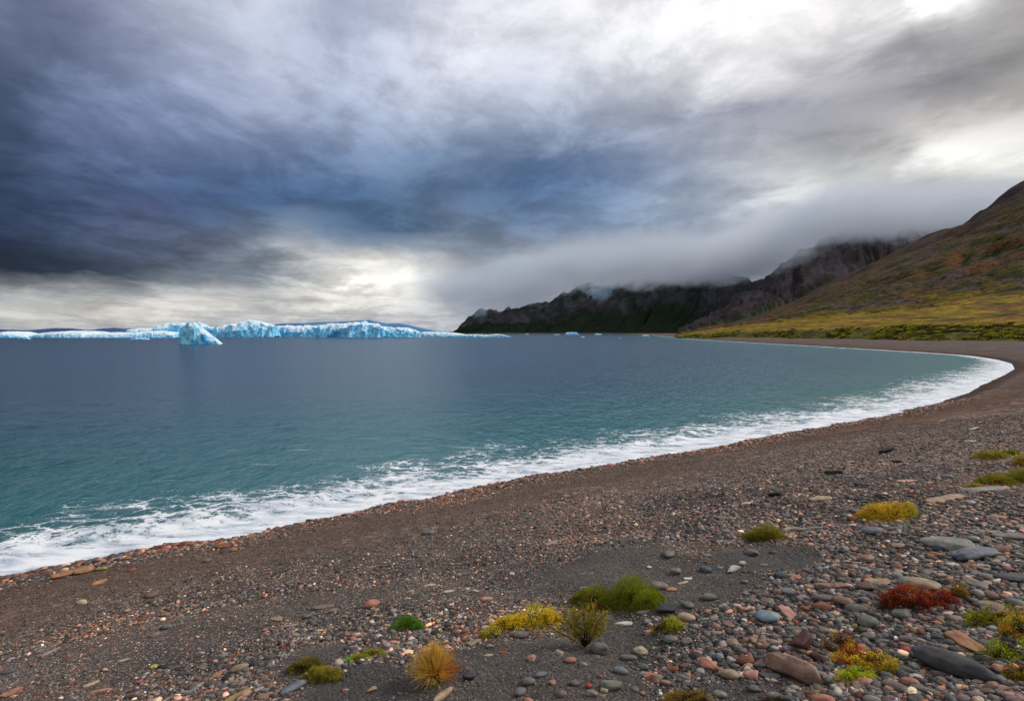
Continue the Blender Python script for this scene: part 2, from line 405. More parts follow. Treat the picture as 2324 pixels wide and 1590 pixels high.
def fine_zone(x, y):
    global FINE
    if FINE is None:
        hs = [(1290, 1525, 1.0), (1160, 1490, .8), (1010, 1570, .9), (860, 1560, .6), (1400, 1450, .5), (1560, 1330, .8), (1730, 1270, .5), (1420, 1300, .9), (1240, 1530, .8), (700, 1490, .5), (1730, 1590, .4)]
        hx, hy, _ = ground_hit([h[0] for h in hs], [h[1] for h in hs]); FINE = [(a, b, .165 * b * h[2]) for a, b, h in zip(hx, hy, hs)]
    x = np.asarray(x, float); y = np.asarray(y, float); v = np.zeros(x.shape)
    wx_ = x + .25 * fbm(x / .7, y / .7, seed=73, oct=3); wy_ = y + .25 * fbm(x / .7 + 9, y / .7, seed=74, oct=3)
    for a, b, rr_ in FINE: v = np.maximum(v, np.exp(-(((wx_ - a) / rr_) ** 2 + ((wy_ - b) / (rr_ * 1.1)) ** 2) ** 1.5))
    return v
def coarseness(x, y, s):
    """1 where the stones lie big and dense (right foreground), 0 on fine gravel"""
    x = np.asarray(x, float); y = np.asarray(y, float)
    a = x / np.maximum(y, 0.5)
    r = np.hypot(x, y)
    c = sstep(0.10, 0.45, a + 0.22 * fbm(x / 1.1, y / 1.1, seed=31, oct=3)) * sstep(13, 5, r)
    c = np.maximum(c, 0.9 * sstep(2.9, 1.3, s) * sstep(-1.2, 0, s) * sstep(45, 15, r))
    c = np.maximum(c, .7 * sstep(0.15, 0.45, fbm(x / 2.3, y / 1.7, seed=37, oct=3)) * sstep(10.5, 13, s) * sstep(25, 5, r))
    c = c * (1 - .95 * sstep(.25, .7, fine_zone(x, y)))
    return c
rads = np.concatenate([np.geomspace(0.3, 120, 620), np.geomspace(123, 40000, 150)])
gx, gy, shp = polar(rads, 1000)
gs = inland(gx, gy)
gz = terrain(gx, gy, gs)
V = np.stack([gx.ravel(), gy.ravel(), gz.ravel()], 1)
mesh_np_ground = mesh_np('ground', V, grid_faces(*shp)[:, ::-1], ground_material(),
    {'inland': gs, 'coarse': coarseness(gx.ravel(), gy.ravel(), gs), 'range': np.hypot(gx, gy).ravel(), 'fine': sstep(.2, .7, fine_zone(gx.ravel(), gy.ravel()))})
tag(mesh_np_ground, 'brown and grey pebble beach sloping down to the bay', kind='structure')

# ------------------------------------------------------------------ water
def water_material():
    m, T = new_mat('sea_water')
    pos = T.n('ShaderNodeNewGeometry').outputs['Position']
    d = T.attr('offshore'); rng = T.attr('range'); fw = T.attr('foam_width')
    n_big = T.noise(pos, 0.05, 4, .6)
    # colour of the water body with its depth
    dd = T.m('ADD', d, T.m('MULTIPLY', T.m('SUBTRACT', n_big, .5), T.mr(d, 0, 60, 4, 40)))
    c = T.ramp(T.m('DIVIDE', T.m('POWER', T.m('MAXIMUM', dd, 0.0), 0.5), 18.0), [(0.0, (.035, .050, .045)), (.07, (.016, .080, .078)), (.15, (.004, .094, .100)),
        (.26, (.003, .056, .086)), (.40, (.003, .028, .068)), (.6, (.005, .028, .076)), (1.0, (.006, .030, .074))])
    weed = T.m('MULTIPLY', T.mr(T.noise(T.map(pos, scale=(.6, 1, 1)), 0.14, 6, .7), .5, .62), T.m('MULTIPLY', T.mr(d, 22, 6), T.mr(d, 3, 7)))
    weed = T.m('MULTIPLY', weed, T.mr(rng, 35, 60))
    c = T.mix(T.m('MULTIPLY', weed, .7), c, (.06, .07, .035))
    # waves
    wpos = T.map(pos, rot=(0, 0, math.radians(-35)), scale=(1, .45, 1))
    w1 = T.noise(wpos, 2.4, 4, .6, .3); w2 = T.noise(wpos, 0.7, 4, .6); w3 = T.noise(wpos, 8.0, 3, .6)
    w4 = T.noise(wpos, 0.09, 3, .55)
    h = T.m('ADD', T.m('MULTIPLY', w1, 0.13), T.m('MULTIPLY', w2, 0.12))
    h = T.m('ADD', h, T.m('MULTIPLY', w3, 0.042))
    h = T.m('ADD', h, T.m('MULTIPLY', w4, 0.22))
    h = T.m('MULTIPLY', h, T.mr(rng, 25, 260, 1.0, 1.4))
    bump = T.n('ShaderNodeBump', {'Height': h, 'Strength': 1.0, 'Distance': 1.0})
    body = T.n('ShaderNodeBsdfDiffuse', {'Color': c})
    gloss = T.n('ShaderNodeBsdfGlossy', {'Color': (.80, .93, 1, 1), 'Roughness': T.mr(rng, 10, 90, 0.10, 0.18)})
    jit = T.n('ShaderNodeTexNoise', {'Vector': wpos, 'Scale': 3.2, 'Detail': 3.0, 'Roughness': .7}).outputs['Color']
    jit = T.v('MULTIPLY', T.v('SUBTRACT', jit, (.5, .5, .5)), (1, 1, 0))
    kk = T.mr(rng, 18, 160, .14, .85)
    jn = T.n('ShaderNodeVectorMath', {0: jit, 3: kk}, operation='SCALE').outputs[0]
    wn = T.v('NORMALIZE', T.v('ADD', bump.outputs[0], jn))
    T.link(wn, gloss.inputs['Normal'])
    fr = T.n('ShaderNodeFresnel', {'IOR': 1.25, 'Normal': wn}).outputs[0]
    water = T.n('ShaderNodeMixShader', {0: T.m('MULTIPLY', fr, T.mr(rng, 14, 60, .28, .37)), 1: body.outputs[0], 2: gloss.outputs[0]})
    # foam: lace of cells, torn by noise, thinning seaward
    wv = T.v('ADD', pos, T.v('MULTIPLY', T.n('ShaderNodeTexNoise', {'Vector': pos, 'Scale': 1.1, 'Detail': 5.0, 'Roughness': .65}).outputs['Color'], (1.7, 1.7, 1.7)))
    st = T.map(wv, rot=(0, 0, math.radians(-35)), scale=(.55, 1.2, 1))
    e1 = T.vor(st, 1.5, 'DISTANCE_TO_EDGE').outputs['Distance']
    e2 = T.vor(st, 4.5, 'DISTANCE_TO_EDGE').outputs['Distance']
    f_n = T.noise(T.map(pos, rot=(0, 0, math.radians(-35)), scale=(.5, 1.4, 1)), 1.3, 7, .68)
    rel = T.m('DIVIDE', d, fw)
    edge_n = T.m('MULTIPLY', T.m('SUBTRACT', T.noise(pos, .28, 5, .62), .5), 1.5)
    rel = T.m('ADD', rel, edge_n)
    cover = T.mr(rel, 1.15, -0.1)                     # 1 at the shore, 0 outside
    lace = T.m('ADD', T.m('MULTIPLY', T.mr(e1, .16, .0, smooth=False), .55), T.m('MULTIPLY', T.mr(e2, .20, 0, smooth=False), .28))
    lace = T.m('ADD', lace, T.m('MULTIPLY', T.m('SUBTRACT', f_n, .5), 1.25))
    foam = T.mr(T.m('ADD', T.m('ADD', lace, T.m('MULTIPLY', cover, 1.02)), -0.50), 0.14, .56)
    foam = T.m('MULTIPLY', foam, T.mr(cover, 0.02, .22))
    # long thin streaks outside the surf
    stk = T.noise(T.map(pos, rot=(0, 0, math.radians(-35)), scale=(.10, 1.6, 1)), 1.0, 6, .66)
    streak = T.m('MULTIPLY', T.mr(stk, .60, .72), T.mr(rel, 3.2, 1.0))
    foam = T.m('MAXIMUM', foam, T.m('MULTIPLY', streak, T.mr(f_n, .45, .62, 0, .55)))
    fb = T.n('ShaderNodeBump', {'Height': T.m('ADD', f_n, T.m('MULTIPLY', foam, .3)), 'Strength': .5, 'Distance': .08})
    fcol = T.mix(T.mr(f_n, .35, .6), (.40, .46, .56), (.80, .83, .88))
    fsh = T.n('ShaderNodeBsdfPrincipled', {'Base Color': fcol, 'Roughness': .75})
    T.link(fb.outputs[0], fsh.inputs['Normal'])
    mx = T.n('ShaderNodeMixShader', {0: foam, 1: water.outputs[0], 2: fsh.outputs[0]})
    o = T.n('ShaderNodeOutputMaterial'); T.link(mx.outputs[0], o.inputs[0])
    return m
rads = np.concatenate([np.geomspace(4, 160, 520), np.geomspace(163, 60000, 150)])
wx, wy, shp = polar(rads, 900)
ws = -inland(wx, wy)
rr = np.hypot(wx, wy).ravel()
swell = 0.05 * fbm(wx.ravel() / 1.6, wy.ravel() / 1.6, seed=51, oct=3) * sstep(90, 25, rr)
brk = 0.20 * sstep(-.5, .5, fbm(wx.ravel() / 3, wy.ravel() / 3, seed=57, oct=3)) * np.exp(-((ws - 3.0 - 1.2 * fbm(wx.ravel() / 4, wy.ravel() / 4, seed=55, oct=2)) / 0.55) ** 2) * sstep(90, 30, rr)
V = np.stack([wx.ravel(), wy.ravel(), swell + brk], 1)
fwid = 5.2 + 0.055 * np.minimum(rr, 55) - 4.6 * sstep(95, 190, rr)
wf = grid_faces(*shp)[:, ::-1]
keep = (ws[wf] > -6).any(1)
ug, inv_ = np.unique(wf[keep], return_inverse=True)
water = mesh_np('water', V[ug], inv_.reshape(-1, 4), water_material(), {'offshore': np.maximum(ws, 0)[ug], 'range': rr[ug], 'foam_width': fwid[ug]})
tag(water, 'teal to slate blue bay with white surf along the pebble beach', kind='structure')

# ------------------------------------------------------------------ hills and mountains
def surface(name, rows, mat, nu=260, nv=(24,), disp=lambda x, y, z, u, v: 0.0, attrs=True, close_back=True):
    """rows: polylines of (display x, display y, depth); interpolated into one terrain sheet with its back side"""
    P = []
    for r in rows:
        r = np.array(r, float)
        u = np.linspace(r[0, 0], r[-1, 0], nu)
        yy = np.interp(u, r[:, 0], r[:, 1]); dd = np.interp(u, r[:, 0], r[:, 2])
        k = np.hanning(9); k /= k.sum()
        sm = lambda a: np.convolve(np.pad(a, 4, mode='edge'), k, 'valid')
        yy, dd = sm(yy), sm(dd)
        x, z = ray(u * K, yy * K)
        P.append(np.stack([x * dd, dd, CAMZ + z * dd], 1))
    if close_back:
        b = P[-1].copy(); b[:, 1] += (b[:, 2] + 5) * 1.6; b[:, 0] *= b[:, 1] / P[-1][:, 1]; b[:, 2] = -8; P.append(b)
    if len(nv) < len(P) - 1: nv = tuple(nv) + (nv[-1],) * (len(P) - 1 - len(nv))
    out, vv = [], []
    for k in range(len(P) - 1):
        n = nv[k]
        for j in range(n):
            t = j / n
            out.append(P[k] * (1 - t) + P[k + 1] * t); vv.append(k + t)
    out.append(P[-1]); vv.append(len(P) - 1)
    A = np.stack(out); v = np.repeat(np.array(vv)[:, None], nu, 1); u = np.repeat(np.linspace(0, 1, nu)[None], len(out), 0)
    # soften creases between the rows
    for _ in range(3):
        A[1:-1, :, 2] = (A[:-2, :, 2] + 2 * A[1:-1, :, 2] + A[2:, :, 2]) / 4
    x, y, z = A[..., 0], A[..., 1], A[..., 2]
    z = z + disp(x, y, z, u, v)
    Vv = np.stack([x, y, z], -1).reshape(-1, 3)
    return mesh_np(name, Vv, grid_faces(*u.shape), mat, {'along': u.ravel(), 'up': v.ravel()})

def hillside_material():
    m, T = new_mat('hillside')
    pos = T.n('ShaderNodeNewGeometry').outputs['Position']
    u, v = T.attr('along'), T.attr('up')
    uv = T.n('ShaderNodeCombineXYZ', {0: T.m('MULTIPLY', u, 14.0), 1: T.m('MULTIPLY', v, 5.0), 2: 0.0}).outputs[0]
    sk = T.map(uv, rot=(0, 0, math.radians(-7)), scale=(.45, 1.5, 1))
    n1 = T.noise(sk, 0.9, 7, .62, .4); n2 = T.noise(T.map(sk, loc=(5, 3, 0)), 1.5, 7, .65, .3)
    n3 = T.noise(T.map(sk, loc=(1, 9, 0)), 3.5, 6, .7); n4 = T.noise(pos, .11, 6, .7); n5 = T.noise(T.map(pos, scale=(.3, 1, 1)), .5, 5, .7)
    gold = T.mix(T.mr(n3, .35, .65), (.20, .112, .010), (.37, .225, .022))
    gold = T.mix(T.mr(n4, .45, .62), gold, (.10, .13, .006))
    meadow = T.mix(T.mr(n2, .50, .60), gold, (.15, .075, .022))
    meadow = T.mix(T.mr(T.m('ADD', n1, T.m('MULTIPLY', n5, .25)), .70, .76), meadow, (.030, .035, .010))
    heath = T.mix(T.mr(n1, .42, .58), (.075, .068, .006), (.15, .060, .022))
    heath = T.mix(T.mr(n2, .47, .56), heath, (.105, .072, .080))
    heath = T.mix(T.mr(n3, .50, .56), heath, (.022, .032, .004))
    heath = T.mix(T.mr(n4, .52, .66), heath, (.090, .078, .012))
    vv = T.m('ADD', v, T.m('MULTIPLY', T.m('SUBTRACT', n2, .5), 1.3))
    n6 = T.noise(T.map(sk, loc=(2, 4, 0)), 9.0, 6, .75)
    heath = T.mix(T.mr(n6, .52, .58), heath, (.018, .026, .004))
    meadow = T.mix(T.m('MULTIPLY', T.mr(n6, .56, .62), .7), meadow, (.05, .045, .008))
    c = T.mix(T.mr(vv, 1.75, 2.1), meadow, heath)
    high = T.mix(T.mr(n2, .42, .56), (.100, .050, .024), (.082, .060, .062))
    high = T.mix(T.mr(n3, .5, .6), high, (.06, .06, .02))
    c = T.mix(T.m('MULTIPLY', T.mr(vv, 2.45, 2.8), .8), c, high)
    c = T.mix(T.m('MULTIPLY', T.mr(vv, 2.72, 3.0), T.mr(n6, .42, .55)), c, (.050, .040, .046))
    c = T.mix(T.mr(vv, 1.7, 2.0), c, T.mix(1.0, c, (.84, .78, .74), 'MULTIPLY'))
    bank = T.mix(T.mr(n4, .42, .58), (.115, .12, .015), (.055, .045, .015))
    c = T.mix(T.mr(v, .95, .75), c, bank)
    c = T.mix(1.0, c, T.mix(T.mr(n5, .3, .7), (.26, .26, .26), (1.8, 1.75, 1.65)), 'MULTIPLY')  # light and shade of the relief put into the slope colour
    b = T.n('ShaderNodeBsdfPrincipled', {'Base Color': c, 'Roughness': .95, 'Specular IOR Level': .1})
    h = T.m('ADD', T.m('MULTIPLY', n4, 5.0), T.m('MULTIPLY', n5, 1.2))
    bp = T.n('ShaderNodeBump', {'Height': h, 'Strength': 1.0, 'Distance': 1.0}); T.link(bp.outputs[0], b.inputs['Normal'])
    o = T.n('ShaderNodeOutputMaterial'); T.link(b.outputs[0], o.inputs[0])
    return m
def hill_disp(x, y, z, u, v):
    a = sstep(0.2, 2.2, v)
    r = fbm(x / 120, y / 120, seed=61, oct=4) * 6 * sstep(1.6, 2.8, v)
    r = r + fbm(x / 38, y / 38, seed=62, oct=4) * 2.2 * a
    g = 1 - np.abs(fbm((x + 0.5 * y) / 55, z / 25, seed=64, oct=3))          # shelves running down the slope
    sh = 1 - np.abs(fbm(u * 5, (v - .35 * u) * 5.5 + .6 * fbm(u * 12, v * 4, seed=67, oct=2), seed=68, oct=3)) * 2.2
    r = r - 9 * sstep(1.7, 2.4, v) * (v < 3.2) * sh ** 2
    return r - g * 2.5 * sstep(1.8, 2.6, v) + fbm(x / 10, y / 10, seed=66, oct=3) * .6 * sstep(0, .5, v)
HX = [1535, 1600, 1700, 1800, 1900, 2000, 2100, 2200, 2324, 2500, 2900]
hill_rows = [
    list(zip(HX, [766, 767, 769, 770, 771, 772, 774, 776, 777, 781, 790], [570, 465, 395, 335, 297, 262, 238, 220, 208, 185, 150])),
    list(zip(HX, [762, 756, 750, 746, 743, 741, 739, 738, 736, 732, 724], [590, 490, 415, 355, 318, 282, 258, 240, 226, 200, 165])),
    list(zip(HX, [757, 746, 732, 718, 706, 697, 688, 672, 655, 630, 590], [620, 580, 560, 540, 520, 510, 500, 490, 480, 450, 400])),
    list(zip(HX, [751, 736, 719, 681, 627, 579, 526, 482, 403, 300, 120], [900, 1000, 1060, 1100, 1080, 1040, 990, 940, 880, 820, 700])),
]
hill = surface('hillside', hill_rows, hillside_material(), nu=700, nv=(14, 60, 140, 30), disp=hill_disp)
tag(hill, 'golden meadow and brown heath slope climbing to the right', kind='structure')

def rock_material(name, cols, snow=0.0, scale=1.0, lean=-52):
    m, T = new_mat(name)
    pos = T.n('ShaderNodeNewGeometry').outputs['Position']
    u, v = T.attr('along'), T.attr('up')
    uv = T.n('ShaderNodeCombineXYZ', {0: T.m('MULTIPLY', u, 10.0), 1: T.m('MULTIPLY', v, 6.0), 2: 0.0}).outputs[0]
    g = T.noise(T.map(uv, rot=(0, 0, math.radians(lean)), scale=(2.6, .35, 1)), 1.0 * scale, 8, .7, .6)
    n1 = T.noise(uv, .8, 6, .65, .5); n2 = T.noise(pos, .02, 7, .72)
    c = T.mix(T.mr(n1, .38, .62), cols[0], cols[1])
    c = T.mix(T.mr(T.m('ADD', T.m('MULTIPLY', g, .7), T.m('MULTIPLY', n2, .3)), .48, .60), c, cols[2])
    c = T.mix(T.mr(T.m('ADD', v, T.m('MULTIPLY', T.m('SUBTRACT', n1, .5), .8)), .5, .25), c, cols[3])
    if snow:
        s = T.mr(T.m('ADD', T.m('MULTIPLY', T.m('ABSOLUTE', T.m('SUBTRACT', u, .415)), -9.0), T.m('MULTIPLY', g, 1.1)), .22, .42)
        s2 = T.mr(T.m('ADD', T.m('MULTIPLY', T.m('ABSOLUTE', T.m('SUBTRACT', u, .085)), -14.0), T.m('MULTIPLY', g, 1.1)), .25, .5)
        s = T.m('MULTIPLY', T.m('MAXIMUM', s, T.m('MULTIPLY', s2, .6)), T.mr(v, .52, .75))
        c = T.mix(T.m('MULTIPLY', s, snow), c, (.22, .32, .42))
    b = T.n('ShaderNodeBsdfPrincipled', {'Base Color': c, 'Roughness': .95, 'Specular IOR Level': .1})
    h = T.m('ADD', T.m('MULTIPLY', n2, 22.0), T.m('MULTIPLY', g, 22.0))
    bp = T.n('ShaderNodeBump', {'Height': h, 'Strength': 1.0, 'Distance': 1.0}); T.link(bp.outputs[0], b.inputs['Normal'])
    o = T.n('ShaderNodeOutputMaterial'); T.link(b.outputs[0], o.inputs[0])
    return m
def gully(seed, amp, n_, lean):
    def f(x, y, z, u, v):
        w = np.clip(v * 5, 0, 1) * (v < 1.3) * (1 - .62 * np.clip(v, 0, 1) ** 3)
        uu = u + .035 * fbm(u * 9, v * 2.2, seed=seed + 7, oct=3)
        q = (uu - lean * np.minimum(v, 1)) * n_
        r1 = np.abs(fbm(q, v * .9 + u * 3, seed=seed, oct=3)) * 2
        r2 = np.abs(fbm(q * 3.1, v * 2.5 + u * 7, seed=seed + 1, oct=3)) * 2
        r3 = fbm(q * 9, v * 14, seed=seed + 2, oct=3)
        return -w * amp * ((1 - r1) ** 2 * 1.1 + (1 - r2) ** 2 * .42 - .5) + w * amp * .16 * r3 + amp * .55 * np.clip(v * 1.5 - .5, 0, 1) * (v < 1.3) * fbm(u * 42, u * 0, seed=seed + 12, oct=3)
    return f
HDX = [1018, 1026, 1055, 1078, 1100, 1118, 1162, 1205, 1248, 1291, 1330, 1363, 1421, 1480, 1544, 1600, 1680, 1760, 1850]
ft = np.interp(HDX, [1026, 1250, 1480, 1850], [2160, 1900, 1640, 1380])
fy = 752.5 + CAMZ / ft * F / K + .6
ridge_y = [757, 755.5, 731, 707, 703, 706, 698, 692, 676, 656, 642, 640, 628, 618, 606, 610, 626, 640, 650]
rd = ft + np.interp(HDX, [1026, 1100, 1300, 1850], [60, 330, 470, 700])
headland = surface('headland', [list(zip(HDX, fy, ft)), list(zip(HDX, ridge_y, rd))],
    rock_material('dark_rock_slope', [(.020, .034, .030), (.050, .042, .050), (.075, .080, .095), (.014, .026, .012)], snow=.9),
    nu=700, nv=(190, 30), disp=gully(71, 26, 19, .20))
tag(headland, 'dark blue green headland with its top lost in low cloud', kind='structure')
MX = [1540, 1600, 1631, 1679, 1707, 1740, 1768, 1802, 1837, 1900, 1956, 2035, 2100, 2200, 2324, 2450]
my = [748, 722, 700, 668, 656, 626, 601, 577, 560, 524, 498, 474, 462, 450, 440, 430]
mount = surface('mountain', [list(zip(MX, [752.0] * 16, [1150] * 16)), list(zip(MX, my, np.linspace(1750, 1950, 16)))],
    rock_material('purple_scree', [(.075, .056, .062), (.13, .10, .11), (.030, .025, .030), (.050, .058, .028)], lean=-25),
    nu=520, nv=(190, 30), disp=gully(83, 24, 12, -.10))
tag(mount, 'purple brown scree mountain behind the slope with cloud on its summit', kind='structure')
FX = [-500, 0, 60, 125, 165, 212, 235, 290, 345, 450, 560, 640, 720, 780, 840, 854, 880, 908, 940, 965, 990, 1040, 1100]
fyy = [749, 748.5, 748, 743, 743.5, 750, 745, 745, 747, 742, 738, 733, 730, 727, 723, 727, 732, 732, 738, 745, 750, 752, 752]
def far_mat():
    m, T = new_mat('far_hazed_rock')
    pos = T.n('ShaderNodeNewGeometry').outputs['Position']
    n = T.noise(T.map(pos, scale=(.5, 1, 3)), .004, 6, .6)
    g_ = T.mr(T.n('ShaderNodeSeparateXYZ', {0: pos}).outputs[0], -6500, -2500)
    c = T.mix(T.mr(n, .35, .65), T.mix(g_, (.035, .07, .19), (.055, .17, .36)), T.mix(g_, (.06, .10, .24), (.09, .23, .42)))  # blue of the distance haze put into the rock colour
    b = T.n('ShaderNodeBsdfPrincipled', {'Base Color': c, 'Roughness': 1.0, 'Specular IOR Level': 0})
    o = T.n('ShaderNodeOutputMaterial'); T.link(b.outputs[0], o.inputs[0])
    return m
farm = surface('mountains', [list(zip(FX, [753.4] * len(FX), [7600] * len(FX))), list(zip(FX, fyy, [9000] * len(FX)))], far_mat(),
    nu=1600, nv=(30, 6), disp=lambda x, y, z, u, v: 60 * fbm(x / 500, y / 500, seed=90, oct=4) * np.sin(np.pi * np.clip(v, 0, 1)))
tag(farm, 'thin line of blue mountains far behind the ice', kind='structure')

# ------------------------------------------------------------------ ice in the bay
def ice_material():
    m, T = new_mat('glacier_ice')
    geo = T.n('ShaderNodeNewGeometry'); pos = geo.outputs['Position']
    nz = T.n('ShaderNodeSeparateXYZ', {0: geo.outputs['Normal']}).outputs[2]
    blue = T.attr('blue'); hh = T.attr('rel')
    n1 = T.noise(pos, .16, 6, .7, .6); n2 = T.noise(T.map(pos, scale=(1, 1, .5)), .5, 6, .72)
    c = T.mix(T.mr(n1, .35, .62), (.26, .76, .98), (.03, .44, .92))
    c = T.mix(T.mr(n2, .50, .66), c, (.68, .92, .98))
    c = T.mix(T.m('MULTIPLY', T.mr(T.m('ADD', n2, n1), .92, .78), .8), c, (.02, .20, .50))
    c = T.mix(T.m('MULTIPLY', blue, .9), c, (.015, .19, .50))
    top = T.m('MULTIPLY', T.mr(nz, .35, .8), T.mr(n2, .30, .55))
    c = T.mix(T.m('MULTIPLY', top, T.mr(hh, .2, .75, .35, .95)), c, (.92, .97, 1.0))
    b = T.n('ShaderNodeBsdfPrincipled', {'Base Color': c, 'Roughness': .55, 'Specular IOR Level': .3,
        'Subsurface Weight': 0.0})
    bp = T.n('ShaderNodeBump', {'Height': T.m('ADD', T.m('MULTIPLY', n2, 1.6), T.m('MULTIPLY', n1, 2.0)), 'Strength': .8, 'Distance': 1.0}); T.link(bp.outputs[0], b.inputs['Normal'])
    o = T.n('ShaderNodeOutputMaterial'); T.link(b.outputs[0], o.inputs[0])
    return m
ICE = ice_material()
def ice(name, outline, base_y, label, group=None, thick=None, seed=1, rough=.22, blue=0.0, skew=0.0, spots=(), dscale=1.0, cat='iceberg'):
    """outline: display points of the crest; the body stands on the water where base_y meets the sea"""
    o_ = np.array(outline, float)
    D = CAMZ / -float(ray(0, base_y * K)[1]) * dscale
    x0, _, _ = at(o_[0, 0], base_y, D); x1, _, _ = at(o_[-1, 0], base_y, D)
    wdt = x1 - x0
    nx = int(max(14, min(220, (o_[-1, 0] - o_[0, 0]) * K * 2.2)))
    u = np.linspace(0, 1, nx)
    px = o_[0, 0] + u * (o_[-1, 0] - o_[0, 0])
    hz = CAMZ + ray(0, np.interp(px, o_[:, 0], o_[:, 1]) * K)[1] * D
    hz = np.maximum(hz * (1 - .9 * np.maximum(np.abs(2 * u - 1) * 1.0 - (1 - 4.0 / nx), 0) * nx / 4.0), .25)
    Hm = hz.max()
    thick = thick or max(wdt * .45, Hm * 1.2)
    prof = [(0, -.6), (.015, .02), (.03, .22), (.045, .42), (.07, .62), (.10, .80), (.15, .92), (.24, .98), (.36, 1.0), (.5, .96), (.65, .9), (.8, .75), (.92, .5), (1, -.6)]
    xs = at(0, base_y, D)
    pts, rel, bl = [], [], []
    for k, (t, q) in enumerate(prof):
        taper = 1 - .55 * t
        xc = (x0 + x1) / 2
        X = x0 + u * wdt
        X = xc + (X - xc) * (1 - .10 * t) + skew * (q if q > 0 else 0) * Hm
        Z = np.where(q > 0, hz * q, -1.0)
        Y = D + thick * t * np.minimum(1, .4 + .6 * np.sin(np.pi * np.clip(u, .02, .98)) ** .5) + thick * .10 * (1 - np.sin(np.pi * u)) 
        n = fbm(X / (Hm * .55), Y / (Hm * .55), Z / (Hm * .4), oct=4, seed=seed, rough=.6)
        n2 = 1 - 2 * np.abs(vnoise(X / (Hm * .35), Z / (Hm * 1.2), seed=seed + 9))
        am = Hm * rough * (1 if q > 0 else .3)
        Y = Y - am * (n * 1.2 + n2 * .45)
        X = X + am * .35 * fbm(Y / Hm * 2, Z / Hm * 3, seed=seed + 4)
        if q > .5: Z = Z * (1 + .10 * vnoise(X / (Hm * .3), Y / (Hm * .3), seed=seed + 6)) 
        pts.append(np.stack([X, Y, Z], 1)); rel.append(np.full(nx, max(q, 0)))
        b_ = np.full(nx, blue)
        for (sx, sw, q0, q1, st) in spots:
            if q0 <= q <= q1 and t < .2: b_ = np.maximum(b_, st * np.exp(-((px - sx) / sw) ** 2))
        bl.append(b_)
    A = np.stack(pts)
    ctr = np.array([(x0 + x1) / 2, D, 0.0])
    ob = mesh_np(name, A.reshape(-1, 3) - ctr, grid_faces(*A.shape[:2]), ICE, {'rel': np.concatenate(rel), 'blue': np.concatenate(bl)}, smooth=False)
    ob.location = ctr
    tag(ob, label, cat, group)
    return ob
ice('iceberg', [(403, 757), (406, 750), (408, 742), (411, 737), (417, 734), (425, 731.5), (434, 731.5), (440, 736), (450, 744), (459, 751), (466, 757), (476, 764), (490, 773), (500, 779)], 781,
    'nearest pale turquoise iceberg leaning like a wedge in front of the ice line', seed=3, rough=.16, skew=0.0, thick=9, spots=[(462, 2.5, .3, .8, .9)])
ice('ice_shelf', [(-60, 757), (0, 751), (8, 755), (22, 756), (40, 760), (48, 764)], 765, 'low bluish ice shelf cut by the left edge of the view', seed=5, thick=60, cat='ice')
ice('ice_floe', [(38, 767), (45, 763.5), (56, 763), (66, 768)], 769, 'small white ice floe in front of the leftmost ice shelf', seed=6, cat='ice')
ice('ice_shelf', [(42, 763), (52, 757), (70, 754), (95, 752), (120, 750.5), (150, 750.5), (170, 752), (185, 757), (215, 755), (240, 753), (262, 755), (300, 752), (330, 750), (360, 752), (385, 757)], 765.2,
    'long low light blue ice shelf left of the wedge iceberg', seed=7, thick=80, cat='ice')
ice('ice_floe', [(292, 769), (305, 766), (325, 766), (337, 769)], 770, 'flat thin white ice floe just left of the wedge iceberg', seed=8, cat='ice')
ice('iceberg', [(270, 755), (280, 746), (300, 744), (335, 746), (345, 737), (360, 733), (385, 732), (410, 731.5), (440, 731), (452, 737), (462, 741)], 764,
    'flat topped bright iceberg right behind the wedge iceberg', seed=9, thick=50)
ice('iceberg', [(455, 748), (463, 741), (475, 742), (490, 737), (505, 736), (520, 731), (535, 729), (548, 726), (560, 725), (572, 727), (585, 732), (600, 735), (617, 738)], 764.2,
    'tall blue iceberg with a domed white top right of the wedge iceberg', seed=10, thick=60)
ice('ice_cliff', [(612, 739), (630, 738), (650, 737.5), (670, 739), (690, 737), (716, 738)], 763.2, 'grey blue vertical ice cliff between the domed and the jagged ice', seed=12, thick=70, blue=.35, cat='ice')
ice('iceberg', [(708, 737), (720, 735), (735, 733), (750, 734), (765, 733), (780, 731), (800, 730), (815, 731.5), (818, 726), (822, 731), (840, 733), (856, 736), (868, 741)], 765,
    'jagged bright iceberg with a deep blue cave at its foot', seed=13, thick=60, spots=[(762, 13, 0, .5, 1.0), (790, 18, .45, .8, .6)])
ice('iceberg', [(796, 752), (806, 744), (830, 741), (860, 740), (885, 741), (905, 742), (925, 744), (940, 748), (953, 753)], 764.6, 'rounded whitish iceberg with a blue hollow, right of the cave', seed=14, thick=50, spots=[(820, 9, .3, .7, .8)])
ice('ice_shelf', [(940, 757), (955, 752), (975, 752.5), (995, 752), (1020, 753.5), (1045, 756), (1060, 759)], 762, 'thin ice shelf reaching to the tip of the dark headland', seed=15, thick=60, cat='ice')
ice('ice_shelf', [(1000, 762), (1020, 758), (1050, 758.5), (1080, 758), (1110, 759), (1130, 757), (1145, 759), (1162, 763)], 764.2, 'thin strip of ice floating before the foot of the dark headland', seed=16, thick=14, cat='ice')
